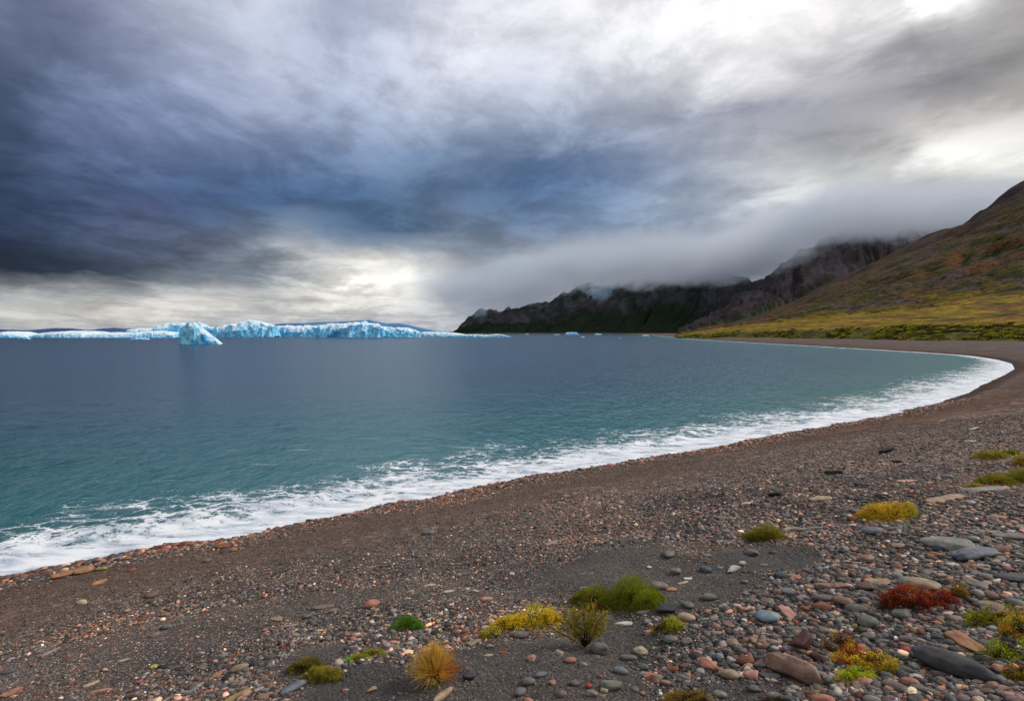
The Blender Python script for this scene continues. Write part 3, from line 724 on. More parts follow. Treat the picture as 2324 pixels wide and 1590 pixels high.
for k, (a, b, t, base, lab) in enumerate([(1191, 1201, 756.3, 758.6, 'tiny white ice block before the left part of the headland'),
    (1281, 1315, 753.2, 759, 'largest white ice block floating before the middle of the headland'),
    (1348, 1367, 756, 759.2, 'flat white ice block right of the largest block before the headland'),
    (1256, 1272, 757.6, 758.8, 'thin grey sliver of ice left of the largest block before the headland'),
    (1318, 1328, 762.6, 765.4, 'small white ice chunk afloat nearer than the largest block before the headland'),
    (1404, 1410, 765, 767.4, 'tiny white ice speck afloat alone in the bay right of the ice chunks'),
    (1456, 1475, 759.4, 762.4, 'white ice block close to the far end of the beach')]):
    w = b - a
    ice('ice_block', [(a, base - .3), (a + .15 * w, t + .3), (a + .4 * w, t), (a + .6 * w, t + .25), (a + .85 * w, t), (b, base - .2)], base, lab, 'small ice blocks afloat before the headland', seed=20 + k, cat='ice')

# ------------------------------------------------------------------ low cloud lying on the mountains
def low_cloud():
    m, T = new_mat('low_cloud')
    m.node_tree.nodes.clear()
    pos = T.n('ShaderNodeNewGeometry').outputs['Position']
    sx, sy, sz = T.n('ShaderNodeSeparateXYZ', {0: pos}).outputs
    n1 = T.noise(T.map(pos, scale=(1, .6, 1.5)), .009, 5, .62, .3)
    cur = T.n('ShaderNodeFloatCurve', {'Value': T.mr(sx, -400, 1600, smooth=False)})
    cm = cur.mapping.curves[0]
    pts = [(-400, 95), (-100, 108), (250, 168), (640, 166), (750, 185), (860, 262), (1000, 262), (1600, 262)]
    while len(cm.points) < len(pts): cm.points.new(.5, .5)
    for p, (a, b) in zip(cm.points, pts): p.location = ((a + 400) / 2000, b / 500)
    cur.mapping.update()
    zb = T.m('MULTIPLY', cur.outputs[0], 500.0)
    n2 = T.noise(T.map(pos, scale=(1, .5, 1.2)), .030, 5, .65, .4)
    hgt = T.m('ADD', T.m('SUBTRACT', sz, zb), T.m('MULTIPLY', T.m('SUBTRACT', n1, .5), 130.0))
    hgt = T.m('ADD', hgt, T.m('MULTIPLY', T.m('SUBTRACT', n2, .5), 130.0))
    bot = T.mr(hgt, -14, 40)
    topf = T.mr(T.m('SUBTRACT', hgt, T.mr(sx, -100, 900, 30, 105, smooth=False)), 80, -20)
    fr = T.m('MULTIPLY', T.mr(sy, 1380, 1520), T.mr(sy, 3500, 3000))
    lf = T.m('MULTIPLY', T.mr(sx, -330, -60), T.mr(sx, 2150, 1700))
    d = T.m('MULTIPLY', T.m('MULTIPLY', bot, topf), T.m('MULTIPLY', fr, lf))
    d = T.m('MULTIPLY', T.m('MULTIPLY', d, T.mr(T.m('ADD', T.m('MULTIPLY', n1, .6), T.m('MULTIPLY', n2, .4)), .38, .6, .25, 1.4)), 0.0105)
    pv = T.n('ShaderNodeVolumePrincipled', {'Color': (.80, .86, .95, 1), 'Density': d, 'Anisotropy': 0.2})
    o = T.n('ShaderNodeOutputMaterial'); T.link(pv.outputs[0], o.inputs['Volume'])
    x0, x1, y0, y1, z0, z1 = -340, 2200, 1370, 3520, 60, 620
    V = [(x, y, z) for z in (z0, z1) for y in (y0, y1) for x in (x0, x1)]
    Fq = [(0, 2, 3, 1), (4, 5, 7, 6), (0, 1, 5, 4), (2, 6, 7, 3), (0, 4, 6, 2), (1, 3, 7, 5)]
    o = mesh_np('low_cloud', np.array(V), np.array(Fq), m, smooth=False)
    tag(o, 'soft grey cloud lying on the tops of the headland and the mountain', kind='stuff')
low_cloud()

# ------------------------------------------------------------------ scrub on the bank behind the beach
def leaf_material(name, rough=.7, trans=0.25, gain=1.0):
    m, T = new_mat(name)
    a = T.n('ShaderNodeAttribute', attribute_name='tint').outputs[0]
    a = T.mix(1.0, a, (gain, gain, gain), 'MULTIPLY')
    b = T.n('ShaderNodeBsdfPrincipled', {'Base Color': a, 'Roughness': rough, 'Specular IOR Level': .25})
    tr = T.n('ShaderNodeBsdfTranslucent', {'Color': a})
    mx = T.n('ShaderNodeMixShader', {0: trans, 1: b.outputs[0], 2: tr.outputs[0]})
    o = T.n('ShaderNodeOutputMaterial'); T.link(mx.outputs[0], o.inputs[0])
    return m
LEAF = leaf_material('foliage', trans=.4, gain=2.0)
def leaves_mesh(C, N, size, colr, rng, aspect=.45):
    """one small diamond leaf per row: centre C, outward direction N"""
    n = len(C)
    N = N / np.maximum(np.linalg.norm(N, axis=1, keepdims=True), 1e-6)
    r = rng.normal(size=(n, 3)); S = np.cross(N, r); S /= np.maximum(np.linalg.norm(S, axis=1, keepdims=True), 1e-6)
    B = np.cross(N, S)
    s = size[:, None]
    p0 = C - N * s * .5; p2 = C + N * s * .5 + B * s * .12
    p1 = C + S * s * aspect * .5; p3 = C - S * s * aspect * .5
    V = np.stack([p0, p1, p2, p3], 1).reshape(-1, 3)
    Fq = np.arange(n * 4).reshape(-1, 4)
    return V, Fq, np.repeat(colr, 4, 0)
def scrub():
    rng = np.random.default_rng(5)
    tri = np.array(hill_rows)
    nb = 2300
    u = rng.random(nb) ** .85
    v = rng.random(nb) ** 1.0 * 1.02
    far_ = rng.random(nb) < .38
    v[far_] = 1.6 + rng.random(far_.sum()) * .9
    me = hill.data
    nu = 700; nvs = (14, 60, 140, 30)
    co = np.empty(len(me.vertices) * 3, np.float32); me.vertices.foreach_get('co', co); co = co.reshape(-1, nu, 3)
    cum = np.cumsum((0,) + nvs)
    seg = np.minimum(v.astype(int), 3)
    row = (cum[seg] + (v - seg) * np.array(nvs)[seg]).astype(int)
    cl = (u * (nu * .70)).astype(int)
    P = co[row, cl]
    patch = fbm(P[:, 0] / 18, P[:, 1] / 18, seed=99, oct=2)
    keep = (patch > -.12) | (v > 1.5)
    keep &= ~(far_ & (fbm(P[:, 0] / 60, P[:, 1] / 60, seed=98, oct=2) < .12))
    P = P[keep]; v = v[keep]; far_ = far_[keep]; patch = patch[keep]
    Cs, Ns, Ss, Ks = [], [], [], []
    pal = np.array([(.12, .12, .010), (.05, .055, .010), (.17, .14, .012), (.10, .055, .018), (.025, .025, .008), (.15, .16, .015)])
    for k in range(len(P)):
        R = rng.uniform(.6, 1.7) * (1.8 if far_[k] else 1.0); n = 90
        d = rng.normal(size=(n, 3)); d /= np.linalg.norm(d, axis=1, keepdims=True); d[:, 2] = np.abs(d[:, 2])
        lump = 1 + .3 * vnoise(d[:, 0] * 2.5 + k, d[:, 1] * 2.5, d[:, 2] * 2.5, seed=3)
        c = d * (rng.uniform(.6, 1, n) * lump)[:, None] * np.array([R * 1.3, R, R * .48])
        Cs.append(P[k] + c); Ns.append(d + rng.normal(size=(n, 3)) * .5); Ss.append(rng.uniform(.35, .75, n))
        base = pal[rng.integers(0, len(pal) if not far_[k] else 5)] * rng.uniform(.8, 1.25)
        Ks.append(base * rng.uniform(.6, 1.35, (n, 1)))
    V, Fq, Cc = leaves_mesh(np.concatenate(Cs), np.concatenate(Ns), np.concatenate(Ss), np.concatenate(Ks), rng, .8)
    o = mesh_np('scrub', V, Fq, LEAF, {'tint': Cc})
    tag(o, 'low olive and brown scrub on the bank behind the far beach', kind='stuff')
scrub()

# ------------------------------------------------------------------ stones
def stone_material():
    m, T = new_mat('beach_stone')
    oi = T.n('ShaderNodeObjectInfo'); colr = oi.outputs['Color']
    tc = T.n('ShaderNodeTexCoord').outputs['Object']
    off = T.v('ADD', tc, T.n('ShaderNodeCombineXYZ', {0: T.m('MULTIPLY', oi.outputs['Random'], 50.0), 1: 0.0, 2: 0.0}).outputs[0])
    n1 = T.noise(off, 9, 6, .6); n2 = T.noise(off, 55, 4, .7); n3 = T.noise(T.map(off, scale=(.35, 1.8, 3.0)), 26, 5, .65, .6)
    c = T.mix(T.mr(n1, .32, .68), T.mix(1.0, colr, (.66, .64, .64), 'MULTIPLY'), T.mix(1.0, colr, (1.22, 1.2, 1.18), 'MULTIPLY'))
    c = T.mix(T.mr(n3, .44, .60), c, T.mix(1.0, c, (.74, .72, .71), 'MULTIPLY'))
    c = T.mix(T.mr(n2, .60, .72), c, T.mix(1.0, c, (1.5, 1.45, 1.4), 'MULTIPLY'))
    crack = T.vor(T.v('ADD', off, T.v('MULTIPLY', T.n('ShaderNodeTexNoise', {'Vector': off, 'Scale': 8.0, 'Detail': 4.0}).outputs['Color'], (.09, .09, .09))), 5.5, 'DISTANCE_TO_EDGE').outputs['Distance']
    cr = T.mr(crack, .012, .0, smooth=False)
    c = T.mix(T.m('MULTIPLY', cr, T.mr(n1, .45, .6, 0, .55)), c, (.02, .018, .017))
    b = T.n('ShaderNodeBsdfPrincipled', {'Base Color': c, 'Roughness': .72, 'Specular IOR Level': .35})
    h = T.m('ADD', T.m('MULTIPLY', n2, .0035), T.m('ADD', T.m('MULTIPLY', n3, .006), T.m('MULTIPLY', n1, .010)))
    bp = T.n('ShaderNodeBump', {'Height': h, 'Strength': .9, 'Distance': 1.0}); T.link(bp.outputs[0], b.inputs['Normal'])
    o = T.n('ShaderNodeOutputMaterial'); T.link(b.outputs[0], o.inputs[0])
    return m
STONE = stone_material()

def ico(sub):
    import bmesh
    bm = bmesh.new(); bmesh.ops.create_icosphere(bm, subdivisions=sub, radius=1.0)
    V = np.array([v.co[:] for v in bm.verts]); Fq = np.array([[v.index for v in f.verts] for f in bm.faces]); bm.free()
    return V, Fq
ICO = {k: ico(k) for k in (1, 2, 3, 4, 5)}
COL = dict(dark=(.060, .060, .064), slate=(.075, .088, .105), grey=(.155, .155, .155), green=(.150, .160, .140), pgrey=(.27, .26, .24), blue=(.24, .31, .38),
    bluegrey=(.15, .17, .20), mauve=(.20, .165, .17), pinkb=(.27, .165, .125), brown=(.15, .10, .075), maroon=(.085, .030, .026), rust=(.22, .080, .042),
    salmon=(.44, .20, .135), red=(.33, .065, .045), orange=(.38, .19, .10), tan=(.36, .27, .185), cream=(.50, .42, .30), white=(.62, .62, .57),
    paleg=(.36, .40, .33), black=(.010, .010, .011), yellow=(.38, .29, .09), pink=(.50, .27, .22), greyb=(.19, .165, .145))
WORD = dict(dark='dark grey', slate='slate grey', grey='grey', green='greenish grey', pgrey='pale grey', blue='pale blue', bluegrey='blue grey', mauve='mauve grey',
    pinkb='pinkish brown', brown='brown', maroon='dark maroon', rust='rusty orange', salmon='salmon', red='red', orange='orange', tan='tan', cream='cream',
    white='white', paleg='pale green', black='black', yellow='yellow', pink='pale pink', greyb='grey brown')
def stone_mesh(seed, L, Wd, Tk, kind, sub):
    V, Fq = ICO[sub]
    V = V.copy()
    s = seed * 7.13
    e = {'smooth': 1.0, 'slab': .62, 'rough': .85, 'wedge': .75}[kind]
    V = np.sign(V) * np.abs(V) ** e
    if kind == 'smooth': V[:, 1] *= 1 - .22 * V[:, 0] * np.sin(seed)
    amp = {'smooth': .10, 'slab': .16, 'rough': .26, 'wedge': .2}[kind]
    n = fbm(V[:, 0] * .9 + s, V[:, 1] * .9, V[:, 2] * .9, oct=3, seed=int(seed) % 97)
    V = V * (1 + amp * 2.0 * n)[:, None]
    if kind in ('rough', 'slab', 'wedge'):               # broken facets
        rg = np.random.default_rng(int(seed))
        for _ in range(7 if kind != 'slab' else 4):
            d = rg.normal(size=3); d /= np.linalg.norm(d); lim = rg.uniform(.62, .88)
            pr = V @ d; over = np.maximum(pr - lim, 0); V = V - over[:, None] * d * .85
    if kind == 'wedge': V[:, 2] *= .55 + .55 * (V[:, 0] + 1) / 1.2
    V = V + .025 * np.stack([fbm(V[:, 0] * 4 + k * 9, V[:, 1] * 4, V[:, 2] * 4, oct=3, seed=k) for k in range(3)], 1)
    V = V / np.abs(V).max(0)
    return V * np.array([L, Wd, Tk]) / 2, Fq

REG = {'A': (1700, 1250, 3.175), 'B': (1100, 1250, 3.32), 'C': (500, 1350, 3.32), 'D': (0, 1200, 3.32), 'E': (1700, 1000, 3.175)}
SP = [  # region, centre x, centre y, long, short, tilt, colour, kind, label
 ('A',1770,1010,610,215,-22,'dark','smooth','largest dark grey streaked boulder lying at the lower right'),
 ('A',605,1065,520,225,-28,'pinkb','rough','large pinkish brown boulder tapering to the right beside the red yellow shrub'),
 ('A',390,668,180,105,3,'blue','smooth','smooth pale blue stone alone among dark gravel'),
 ('A',798,597,150,82,0,'rust','smooth','rounded rust brown stone below the mauve oval stone'),
 ('A',957,560,165,90,-12,'pinkb','rough','pink topped grey stone between the rust brown and the green grey stones'),
 ('A',808,528,170,56,0,'mauve','smooth','mauve grey oval stone touching the rust brown stone from above'),
 ('A',1062,610,170,75,0,'green','smooth','green grey flat stone left below the red shrub'),
 ('A',1148,708,165,110,0,'green','smooth','rounded green grey cobble below the red shrub'),
 ('A',1432,915,78,56,0,'red','smooth','small bright red stone at the left tip of the largest dark boulder'),
 ('A',103,1105,165,88,0,'tan','smooth','tan rounded cobble beside the pink orange broken stone'),
 ('A',272,1108,130,85,10,'pink','rough','pink orange broken stone right of the tan cobble at the bottom'),
 ('A',805,1292,185,95,-8,'salmon','smooth','salmon cobble cut by the bottom edge of the view'),
 ('A',1762,100,315,115,-14,'pgrey','slab','long pale grey slab sloping to the right above the orange rimmed stone'),
 ('A',1965,195,300,120,18,'bluegrey','rough','blue grey wedge shaped rock with a pinkish side, right below the long pale slab'),
 ('A',1668,205,110,52,0,'salmon','rough','small salmon stone left of the blue grey wedge rock'),
 ('A',2235,375,225,78,10,'slate','smooth','dark slate oval cobble at the right edge of the view'),
 ('A',1548,417,260,95,-8,'tan','smooth','broad tan stone partly behind the top of the red shrub'),
 ('A',1225,405,220,60,5,'tan','slab','flat tan slab left behind the red shrub'),
 ('A',1330,468,80,48,0,'blue','rough','small pale blue stone lying in the red shrub'),
 ('A',1352,1192,200,90,-22,'greyb','smooth','grey brown long cobble at the lower tip of the red yellow shrub'),
 ('A',1425,1070,165,66,-15,'grey','smooth','grey oval stone between the red yellow shrub and the largest boulder'),
 ('A',2108,590,225,58,-14,'tan','slab','tan and pink slab right of the red shrub'),
 ('A',2235,668,225,90,-14,'orange','slab','orange tan slab above the creeping green plant at the right edge'),
 ('A',1865,845,300,95,-42,'orange','slab','orange slanting slab behind the largest dark boulder'),
 ('A',655,858,150,120,50,'maroon','wedge','dark maroon upright wedge of rock above the pinkish brown boulder'),
 ('A',808,446,130,62,0,'pinkb','rough','left one of two lumpy pinkish stones lying end to end'),
 ('A',952,442,118,58,8,'pink','rough','right one of two lumpy pinkish stones lying end to end'),
 ('A',540,630,165,55,-38,'pink','slab','narrow cream pink stone slanting beside the pale blue stone'),
 ('A',200,615,85,42,-8,'salmon','rough','small salmon stone above left of the pale blue stone'),
 ('A',1642,775,115,50,8,'green','smooth','olive grey stone above the largest dark boulder'),
 ('A',1668,826,130,45,0,'dark','smooth','flat dark stone just above the left part of the largest boulder'),
 ('A',1958,415,205,66,-22,'greyb','slab','grey brown slab sloping right, left of the dark slate cobble'),
 ('A',2000,350,160,40,0,'grey','slab','flat grey slab left above the dark slate cobble'),
 ('A',1178,22,150,62,6,'bluegrey','smooth','smooth blue grey stone just below the golden bush'),
 ('A',124,320,120,58,32,'paleg','rough','pale green stone tilted on dark fine gravel'),
 ('A',1370,132,110,38,0,'tan','slab','small tan slab left of the long pale slab'),
 ('A',2215,62,250,72,5,'greyb','slab','grey brown slab at the right edge above the wedge rock'),
 ('A',1690,152,120,80,0,'slate','rough','dark slate block under the left end of the long pale slab'),
 ('A',118,865,105,72,0,'tan','rough','tan knobbly stone above the tan rounded cobble'),
 ('A',288,852,85,48,-20,'tan','rough','small orange tan stone left above the pinkish brown boulder'),
 ('A',430,862,130,44,-10,'tan','smooth','tan flat stone just above the pinkish brown boulder'),
 ('A',440,820,90,42,0,'tan','rough','small tan stone left of the maroon wedge'),
 ('A',30,972,72,62,0,'blue','smooth','small rounded blue grey stone left of the pinkish brown boulder'),
 ('A',335,1030,110,74,0,'mauve','rough','mauve brown stone touching the left side of the pinkish brown boulder'),
 ('A',568,1240,95,46,0,'pgrey','smooth','pale grey stone below the pinkish brown boulder'),
 ('A',940,1220,85,50,10,'pgrey','rough','pale grey broken stone below the red yellow shrub'),
 ('A',820,1230,80,40,-8,'orange','smooth','small orange stone just above the salmon cobble at the bottom'),
 ('A',580,1282,190,48,0,'slate','slab','slate grey slab left of the salmon cobble at the bottom'),
 ('A',1728,1275,155,44,-10,'rust','slab','red brown sliver at the bottom below the largest boulder'),
 ('A',2290,1282,90,52,0,'pink','rough','pink stone in the bottom right corner'),
 ('A',1215,932,85,58,-24,'salmon','rough','pale salmon stone above the red yellow shrub'),
 ('A',762,975,150,68,-22,'maroon','rough','maroon stone between the pinkish brown boulder and the red yellow shrub'),
 ('A',962,1276,110,42,0,'grey','smooth','grey stone right of the salmon cobble at the bottom'),
 ('A',898,648,75,34,0,'cream','rough','topmost cream stone of the pale cluster'),
 ('A',976,706,62,36,0,'tan','rough','tan stone on the right of the pale cluster'),
 ('A',868,782,115,38,0,'cream','smooth','lowest cream stone of the pale cluster'),
 ('A',972,760,62,40,0,'cream','rough','cream stone between the lowest and the rightmost of the pale cluster'),
 ('A',1044,750,50,58,0,'yellow','rough','yellowish stone at the right end of the pale cluster'),
 ('A',898,692,82,30,0,'cream','slab','flat cream stone in the middle of the pale cluster'),
 ('A',1580,1212,225,60,-14,'greyb','slab','grey brown slab below the largest dark boulder'),
 ('A',1690,1102,130,44,-14,'grey','smooth','grey stone tucked under the lower side of the largest boulder'),
 ('B',1612,640,210,86,8,'dark','rough','knobbly dark grey rock right of the green cushion shrub'),
 ('B',1762,706,150,74,-15,'tan','smooth','smooth tan stone behind the small olive plant'),
 ('B',1425,666,140,40,5,'greyb','smooth','grey brown stone under the right edge of the green cushion shrub'),
 ('B',1260,756,155,34,-3,'white','slab','flat whitish stone right of the twiggy fan bush'),
 ('B',447,842,150,72,0,'grey','smooth','grey rounded stone below the yellow shrub'),
 ('B',85,900,135,48,22,'tan','slab','pale tan slanting slab left below the yellow shrub'),
 ('B',214,936,85,38,0,'tan','rough','orange tan stone on dark gravel below the yellow shrub'),
 ('B',192,1005,92,30,0,'tan','slab','flat tan stone under the orange tan one on dark gravel'),
 ('B',545,1025,90,72,0,'pink','rough','pinkish tan stone left below the twiggy fan bush'),
 ('B',1400,962,125,74,-12,'cream','rough','cream angular stone right below the twiggy fan bush'),
 ('B',1300,1025,145,58,0,'green','smooth','green grey oval stone under the cream angular stone'),
 ('B',1425,1098,110,60,-10,'grey','rough','grey stone above the salmon stone at the bottom middle'),
 ('B',1165,1242,175,98,18,'green','rough','large green grey rough stone at the bottom middle'),
 ('B',1466,1170,130,72,12,'salmon','rough','salmon stone pointing right at the bottom middle'),
 ('B',1932,1085,160,105,-36,'salmon','rough','larger salmon stone left above the tan cobble'),
 ('B',1865,1042,52,42,0,'salmon','smooth','little salmon pebble on the top end of the larger salmon stone'),
 ('B',1850,985,80,50,-8,'pink','rough','pink stone above the larger salmon stone'),
 ('B',2120,912,105,70,-10,'tan','smooth','tan cobble above the tan rounded cobble, in the dark stones'),
 ('B',990,1250,56,48,0,'red','smooth','coral red pebble left of the large green grey rough stone'),
 ('B',1415,1306,46,44,0,'orange','smooth','orange pebble near the bottom edge, right of the large green grey stone'),
 ('B',1075,1176,50,36,0,'rust','rough','rusty pebble above the large green grey rough stone'),
 ('B',880,1226,100,48,-5,'greyb','smooth','grey brown stone left of the coral red pebble'),
 ('B',1005,1310,125,60,0,'greyb','rough','grey brown stone under the coral red pebble at the bottom'),
 ('B',1110,1286,66,48,-25,'cream','rough','cream pebble leaning on the large green grey rough stone'),
 ('B',1590,1226,105,50,-14,'pinkb','rough','pinkish brown stone above the brown moss tuft at the bottom'),
 ('B',2015,1010,70,48,0,'bluegrey','smooth','blue grey pebble above the larger salmon stone'),
 ('B',2050,1080,100,46,0,'dark','smooth','dark grey pebble right of the larger salmon stone'),
 ('B',2145,1092,75,44,0,'green','smooth','green grey pebble above the tan rounded cobble'),
 ('B',1775,402,80,26,0,'white','slab','small white flake right of the green cushion shrub'),
 ('B',1735,436,90,20,22,'cream','slab','cream sliver just below the small white flake'),
 ('B',1465,316,44,24,0,'white','rough','white chip above the green cushion shrub'),
 ('B',690,122,112,28,16,'pgrey','slab','pale grey slanting slab alone on the open gravel above the shrubs'),
 ('B',88,505,82,36,-12,'cream','rough','cream stone above left of the yellow shrub'),
 ('B',180,570,110,44,0,'pink','rough','pinkish stone left above the yellow shrub'),
 ('B',385,366,44,24,0,'white','rough','white chip above the yellow shrub'),
 ('B',702,1222,62,46,0,'pink','rough','pink pebble in dark gravel below the twiggy fan bush'),
 ('B',2205,642,92,36,-12,'salmon','rough','small salmon stone right of the knobbly dark rock'),
 ('C',1268,272,138,88,12,'salmon','smooth','smooth salmon oval stone alone on the brown beach'),
 ('C',662,920,235,84,28,'bluegrey','smooth','smooth blue grey oval stone beneath the olive moss mound'),
 ('C',222,776,160,72,4,'tan','smooth','tan rounded stone on the gravel left of the olive moss mound'),
 ('C',530,392,120,56,-8,'tan','rough','angular tan stone on the left part of the beach'),
 ('C',72,815,122,40,25,'orange','slab','orange tan slanting slab next to the tan rounded stone'),
 ('C',640,440,130,28,0,'tan','slab','thin tan slab just below the angular tan stone'),
 ('C',788,355,110,44,8,'green','slab','greenish grey flat stone left of the salmon oval stone'),
 ('C',880,290,180,46,5,'greyb','slab','broad grey brown slab left of the salmon oval stone'),
 ('C',970,326,95,36,-22,'tan','rough','tan stone at the lower end of the broad grey brown slab'),
 ('C',1058,366,60,28,-20,'orange','slab','small orange tan chip below the salmon oval stone'),
 ('C',1730,122,112,34,0,'cream','slab','upper cream slab of the pale row above the green tuft'),
 ('C',1880,172,105,34,-4,'cream','slab','right cream slab of the pale row above the green tuft'),
 ('C',1570,182,82,38,0,'tan','rough','pale tan stone at the left of the pale row above the green tuft'),
 ('C',1550,232,72,30,0,'cream','rough','cream stone just above the green tuft'),
 ('C',1828,992,215,66,34,'tan','smooth','tan oval stone cut by the bottom edge below the orange grass tuft'),
 ('C',1268,948,92,48,15,'tan','rough','tan stone at the end of a gravel ridge left of the orange grass tuft'),
 ('C',1060,956,52,34,0,'pink','rough','pinkish pebble right of the blue grey oval stone'),
 ('C',1190,716,56,28,0,'white','smooth','white pebble below the lime moss strip'),
 ('C',1062,800,32,26,0,'white','smooth','tiny white pebble at the right end of the olive moss mound'),
 ('C',860,482,72,30,-8,'cream','rough','cream chip between the angular tan stone and the green tuft'),
 ('C',560,605,52,36,10,'red','rough','red pebble on the left beach above the olive moss mound'),
 ('C',430,480,42,40,0,'pink','rough','pink pebble below left of the angular tan stone'),
 ('C',2170,232,112,48,0,'pink','rough','pinkish pale stone above the left end of the yellow shrub'),
 ('C',1340,530,52,24,0,'white','rough','white chip left below the green tuft'),
 ('C',2072,170,84,34,-22,'cream','slab','cream slab leaning, rightmost of the pale row above the green tuft'),
 ('C',205,995,245,32,20,'yellow','slab','long thin slab with yellow lichen near the bottom edge'),
 ('D',508,465,150,56,15,'rust','rough','red brown rock washed by the foam'),
 ('D',500,536,170,60,5,'orange','smooth','orange brown boulder at the edge of the foam, left of the round one'),
 ('D',652,505,150,74,15,'orange','smooth','orange brown round boulder at the edge of the foam'),
 ('D',797,495,92,40,0,'yellow','rough','mustard yellow stone right of the orange brown boulders'),
 ('D',600,360,92,48,0,'dark','rough','dark rock standing alone in the foam'),
 ('D',148,522,92,58,0,'brown','rough','brown rock in the foam near the left edge'),
 ('D',62,526,82,38,0,'brown','rough','lower brown rock in the foam at the left edge'),
 ('D',1755,316,140,50,5,'rust','smooth','long rusty boulder where the foam meets the pebbles'),
 ('D',1775,360,92,40,0,'dark','smooth','dark stone right under the long rusty boulder'),
 ('D',1842,342,62,44,0,'orange','smooth','orange tan stone at the right end of the long rusty boulder'),
 ('D',1040,505,72,44,0,'rust','rough','rusty stone on the wet pebbles right of the mustard stone'),
 ('D',785,602,112,46,20,'orange','rough','orange stone below the mustard yellow stone'),
 ('D',1508,312,62,38,0,'rust','rough','red brown stone in the thin foam left of the long rusty boulder'),
 ('D',1350,316,122,28,0,'rust','slab','flat rusty stone in the thin foam'),
 ('D',990,416,92,36,0,'pinkb','rough','pinkish brown stone at the foam edge'),
 ('D',720,1397,122,34,12,'tan','slab','pale tan slab near the bottom left'),
 ('D',790,1452,175,36,-10,'salmon','slab','long salmon slab near the bottom left edge'),
 ('D',975,1212,95,28,12,'cream','slab','pale cream slab on the lower left beach'),
 ('D',75,1468,170,56,25,'salmon','slab','salmon slanting slab in the bottom left corner'),
 ('D',62,1306,112,48,0,'slate','smooth','dark slate flat stone at the left edge of the lower beach'),
 ('D',380,1152,175,28,15,'pgrey','slab','thin pale grey slab on the left of the lower beach'),
 ('D',1105,1390,62,34,0,'red','rough','small dark red stone near the bottom left'),
 ('D',1208,1266,64,48,0,'yellow','rough','yellowish cream stone on the lower left beach'),
 ('D',830,1290,52,40,0,'cream','rough','cream pebble on the lower left beach'),
 ('E',1285,222,115,38,22,'black','slab','upper black slab tilted on the right beach'),
 ('E',890,390,135,32,8,'black','slab','middle black slab lying with grey flakes'),
 ('E',445,553,115,30,5,'black','slab','lowest black slab with rusty gravel on it'),
 ('E',1360,306,82,22,15,'black','slab','small black slab below the upper black slab'),
 ('E',1325,342,52,16,35,'dark','slab','dark sliver just left of the small black slab'),
 ('E',795,578,180,46,5,'cream','smooth','pale cream boulder alone on the right beach'),
 ('E',2020,506,290,50,16,'pgrey','slab','long pale ledge under the mossy strips at the right'),
 ('E',1745,575,280,34,24,'tan','slab','thin tan ledge running down left from the pale ledge'),
 ('E',1950,50,72,20,12,'white','slab','white chip high on the right beach'),
 ('E',1925,146,92,26,0,'white','slab','white flat stone below the white chip high on the right beach'),
 ('E',1025,301,32,17,0,'white','smooth','tiny white pebble above the middle black slab'),
 ('E',1440,441,150,22,24,'pink','slab','pale pink sliver right of the pale cream boulder'),
 ('E',995,408,95,24,4,'blue','slab','pale blue flake at the right end of the middle black slab'),
 ('E',1018,346,85,20,0,'pgrey','slab','pale grey flake above the middle black slab'),
 ('E',240,610,84,20,8,'white','slab','white sliver left below the lowest black slab'),
 ('E',142,628,72,18,0,'pink','slab','pinkish sliver beside the white sliver on the right beach'),
 ('E',2000,821,72,26,0,'cream','smooth','cream pebble right above the long pale slab'),
 ('E',1520,801,92,30,0,'tan','rough','orange tan stone right of the blue grey stone under the golden bush'),
 ('E',1700,771,122,24,0,'tan','slab','tan slab right of the golden bush'),
 ('E',2250,756,62,26,0,'salmon','rough','salmon pebble near the right edge below the pale ledge'),
 ('E',2308,631,62,26,0,'cream','rough','cream pebble at the right edge below the pale ledge'),
 ('E',1920,601,92,20,0,'tan','rough','tan stone just below the pale ledge'),
 ('E',1740,326,62,20,-8,'maroon','rough','dark reddish stone left of the mossy strips'),
]
EXC = []                # footprints (x, y, radius) that the loose gravel keeps clear of
PENDING = []
def place_stone(*a, **k): PENDING.append((a, k))
def flush_stones():
    hx, hy, hz = ground_hit([a[0] for a, k in PENDING], [a[1] + a[3] / K * .28 for a, k in PENDING])
    sl = np.stack([terrain(hx + p, hy + q_) for p, q_ in ((.15, 0), (-.15, 0), (0, .15), (0, -.15))], 1)
    for i, (a, k) in enumerate(PENDING): put_stone(float(hx[i]), float(hy[i]), float(hz[i]), sl[i], *a, **k)
    PENDING.clear()
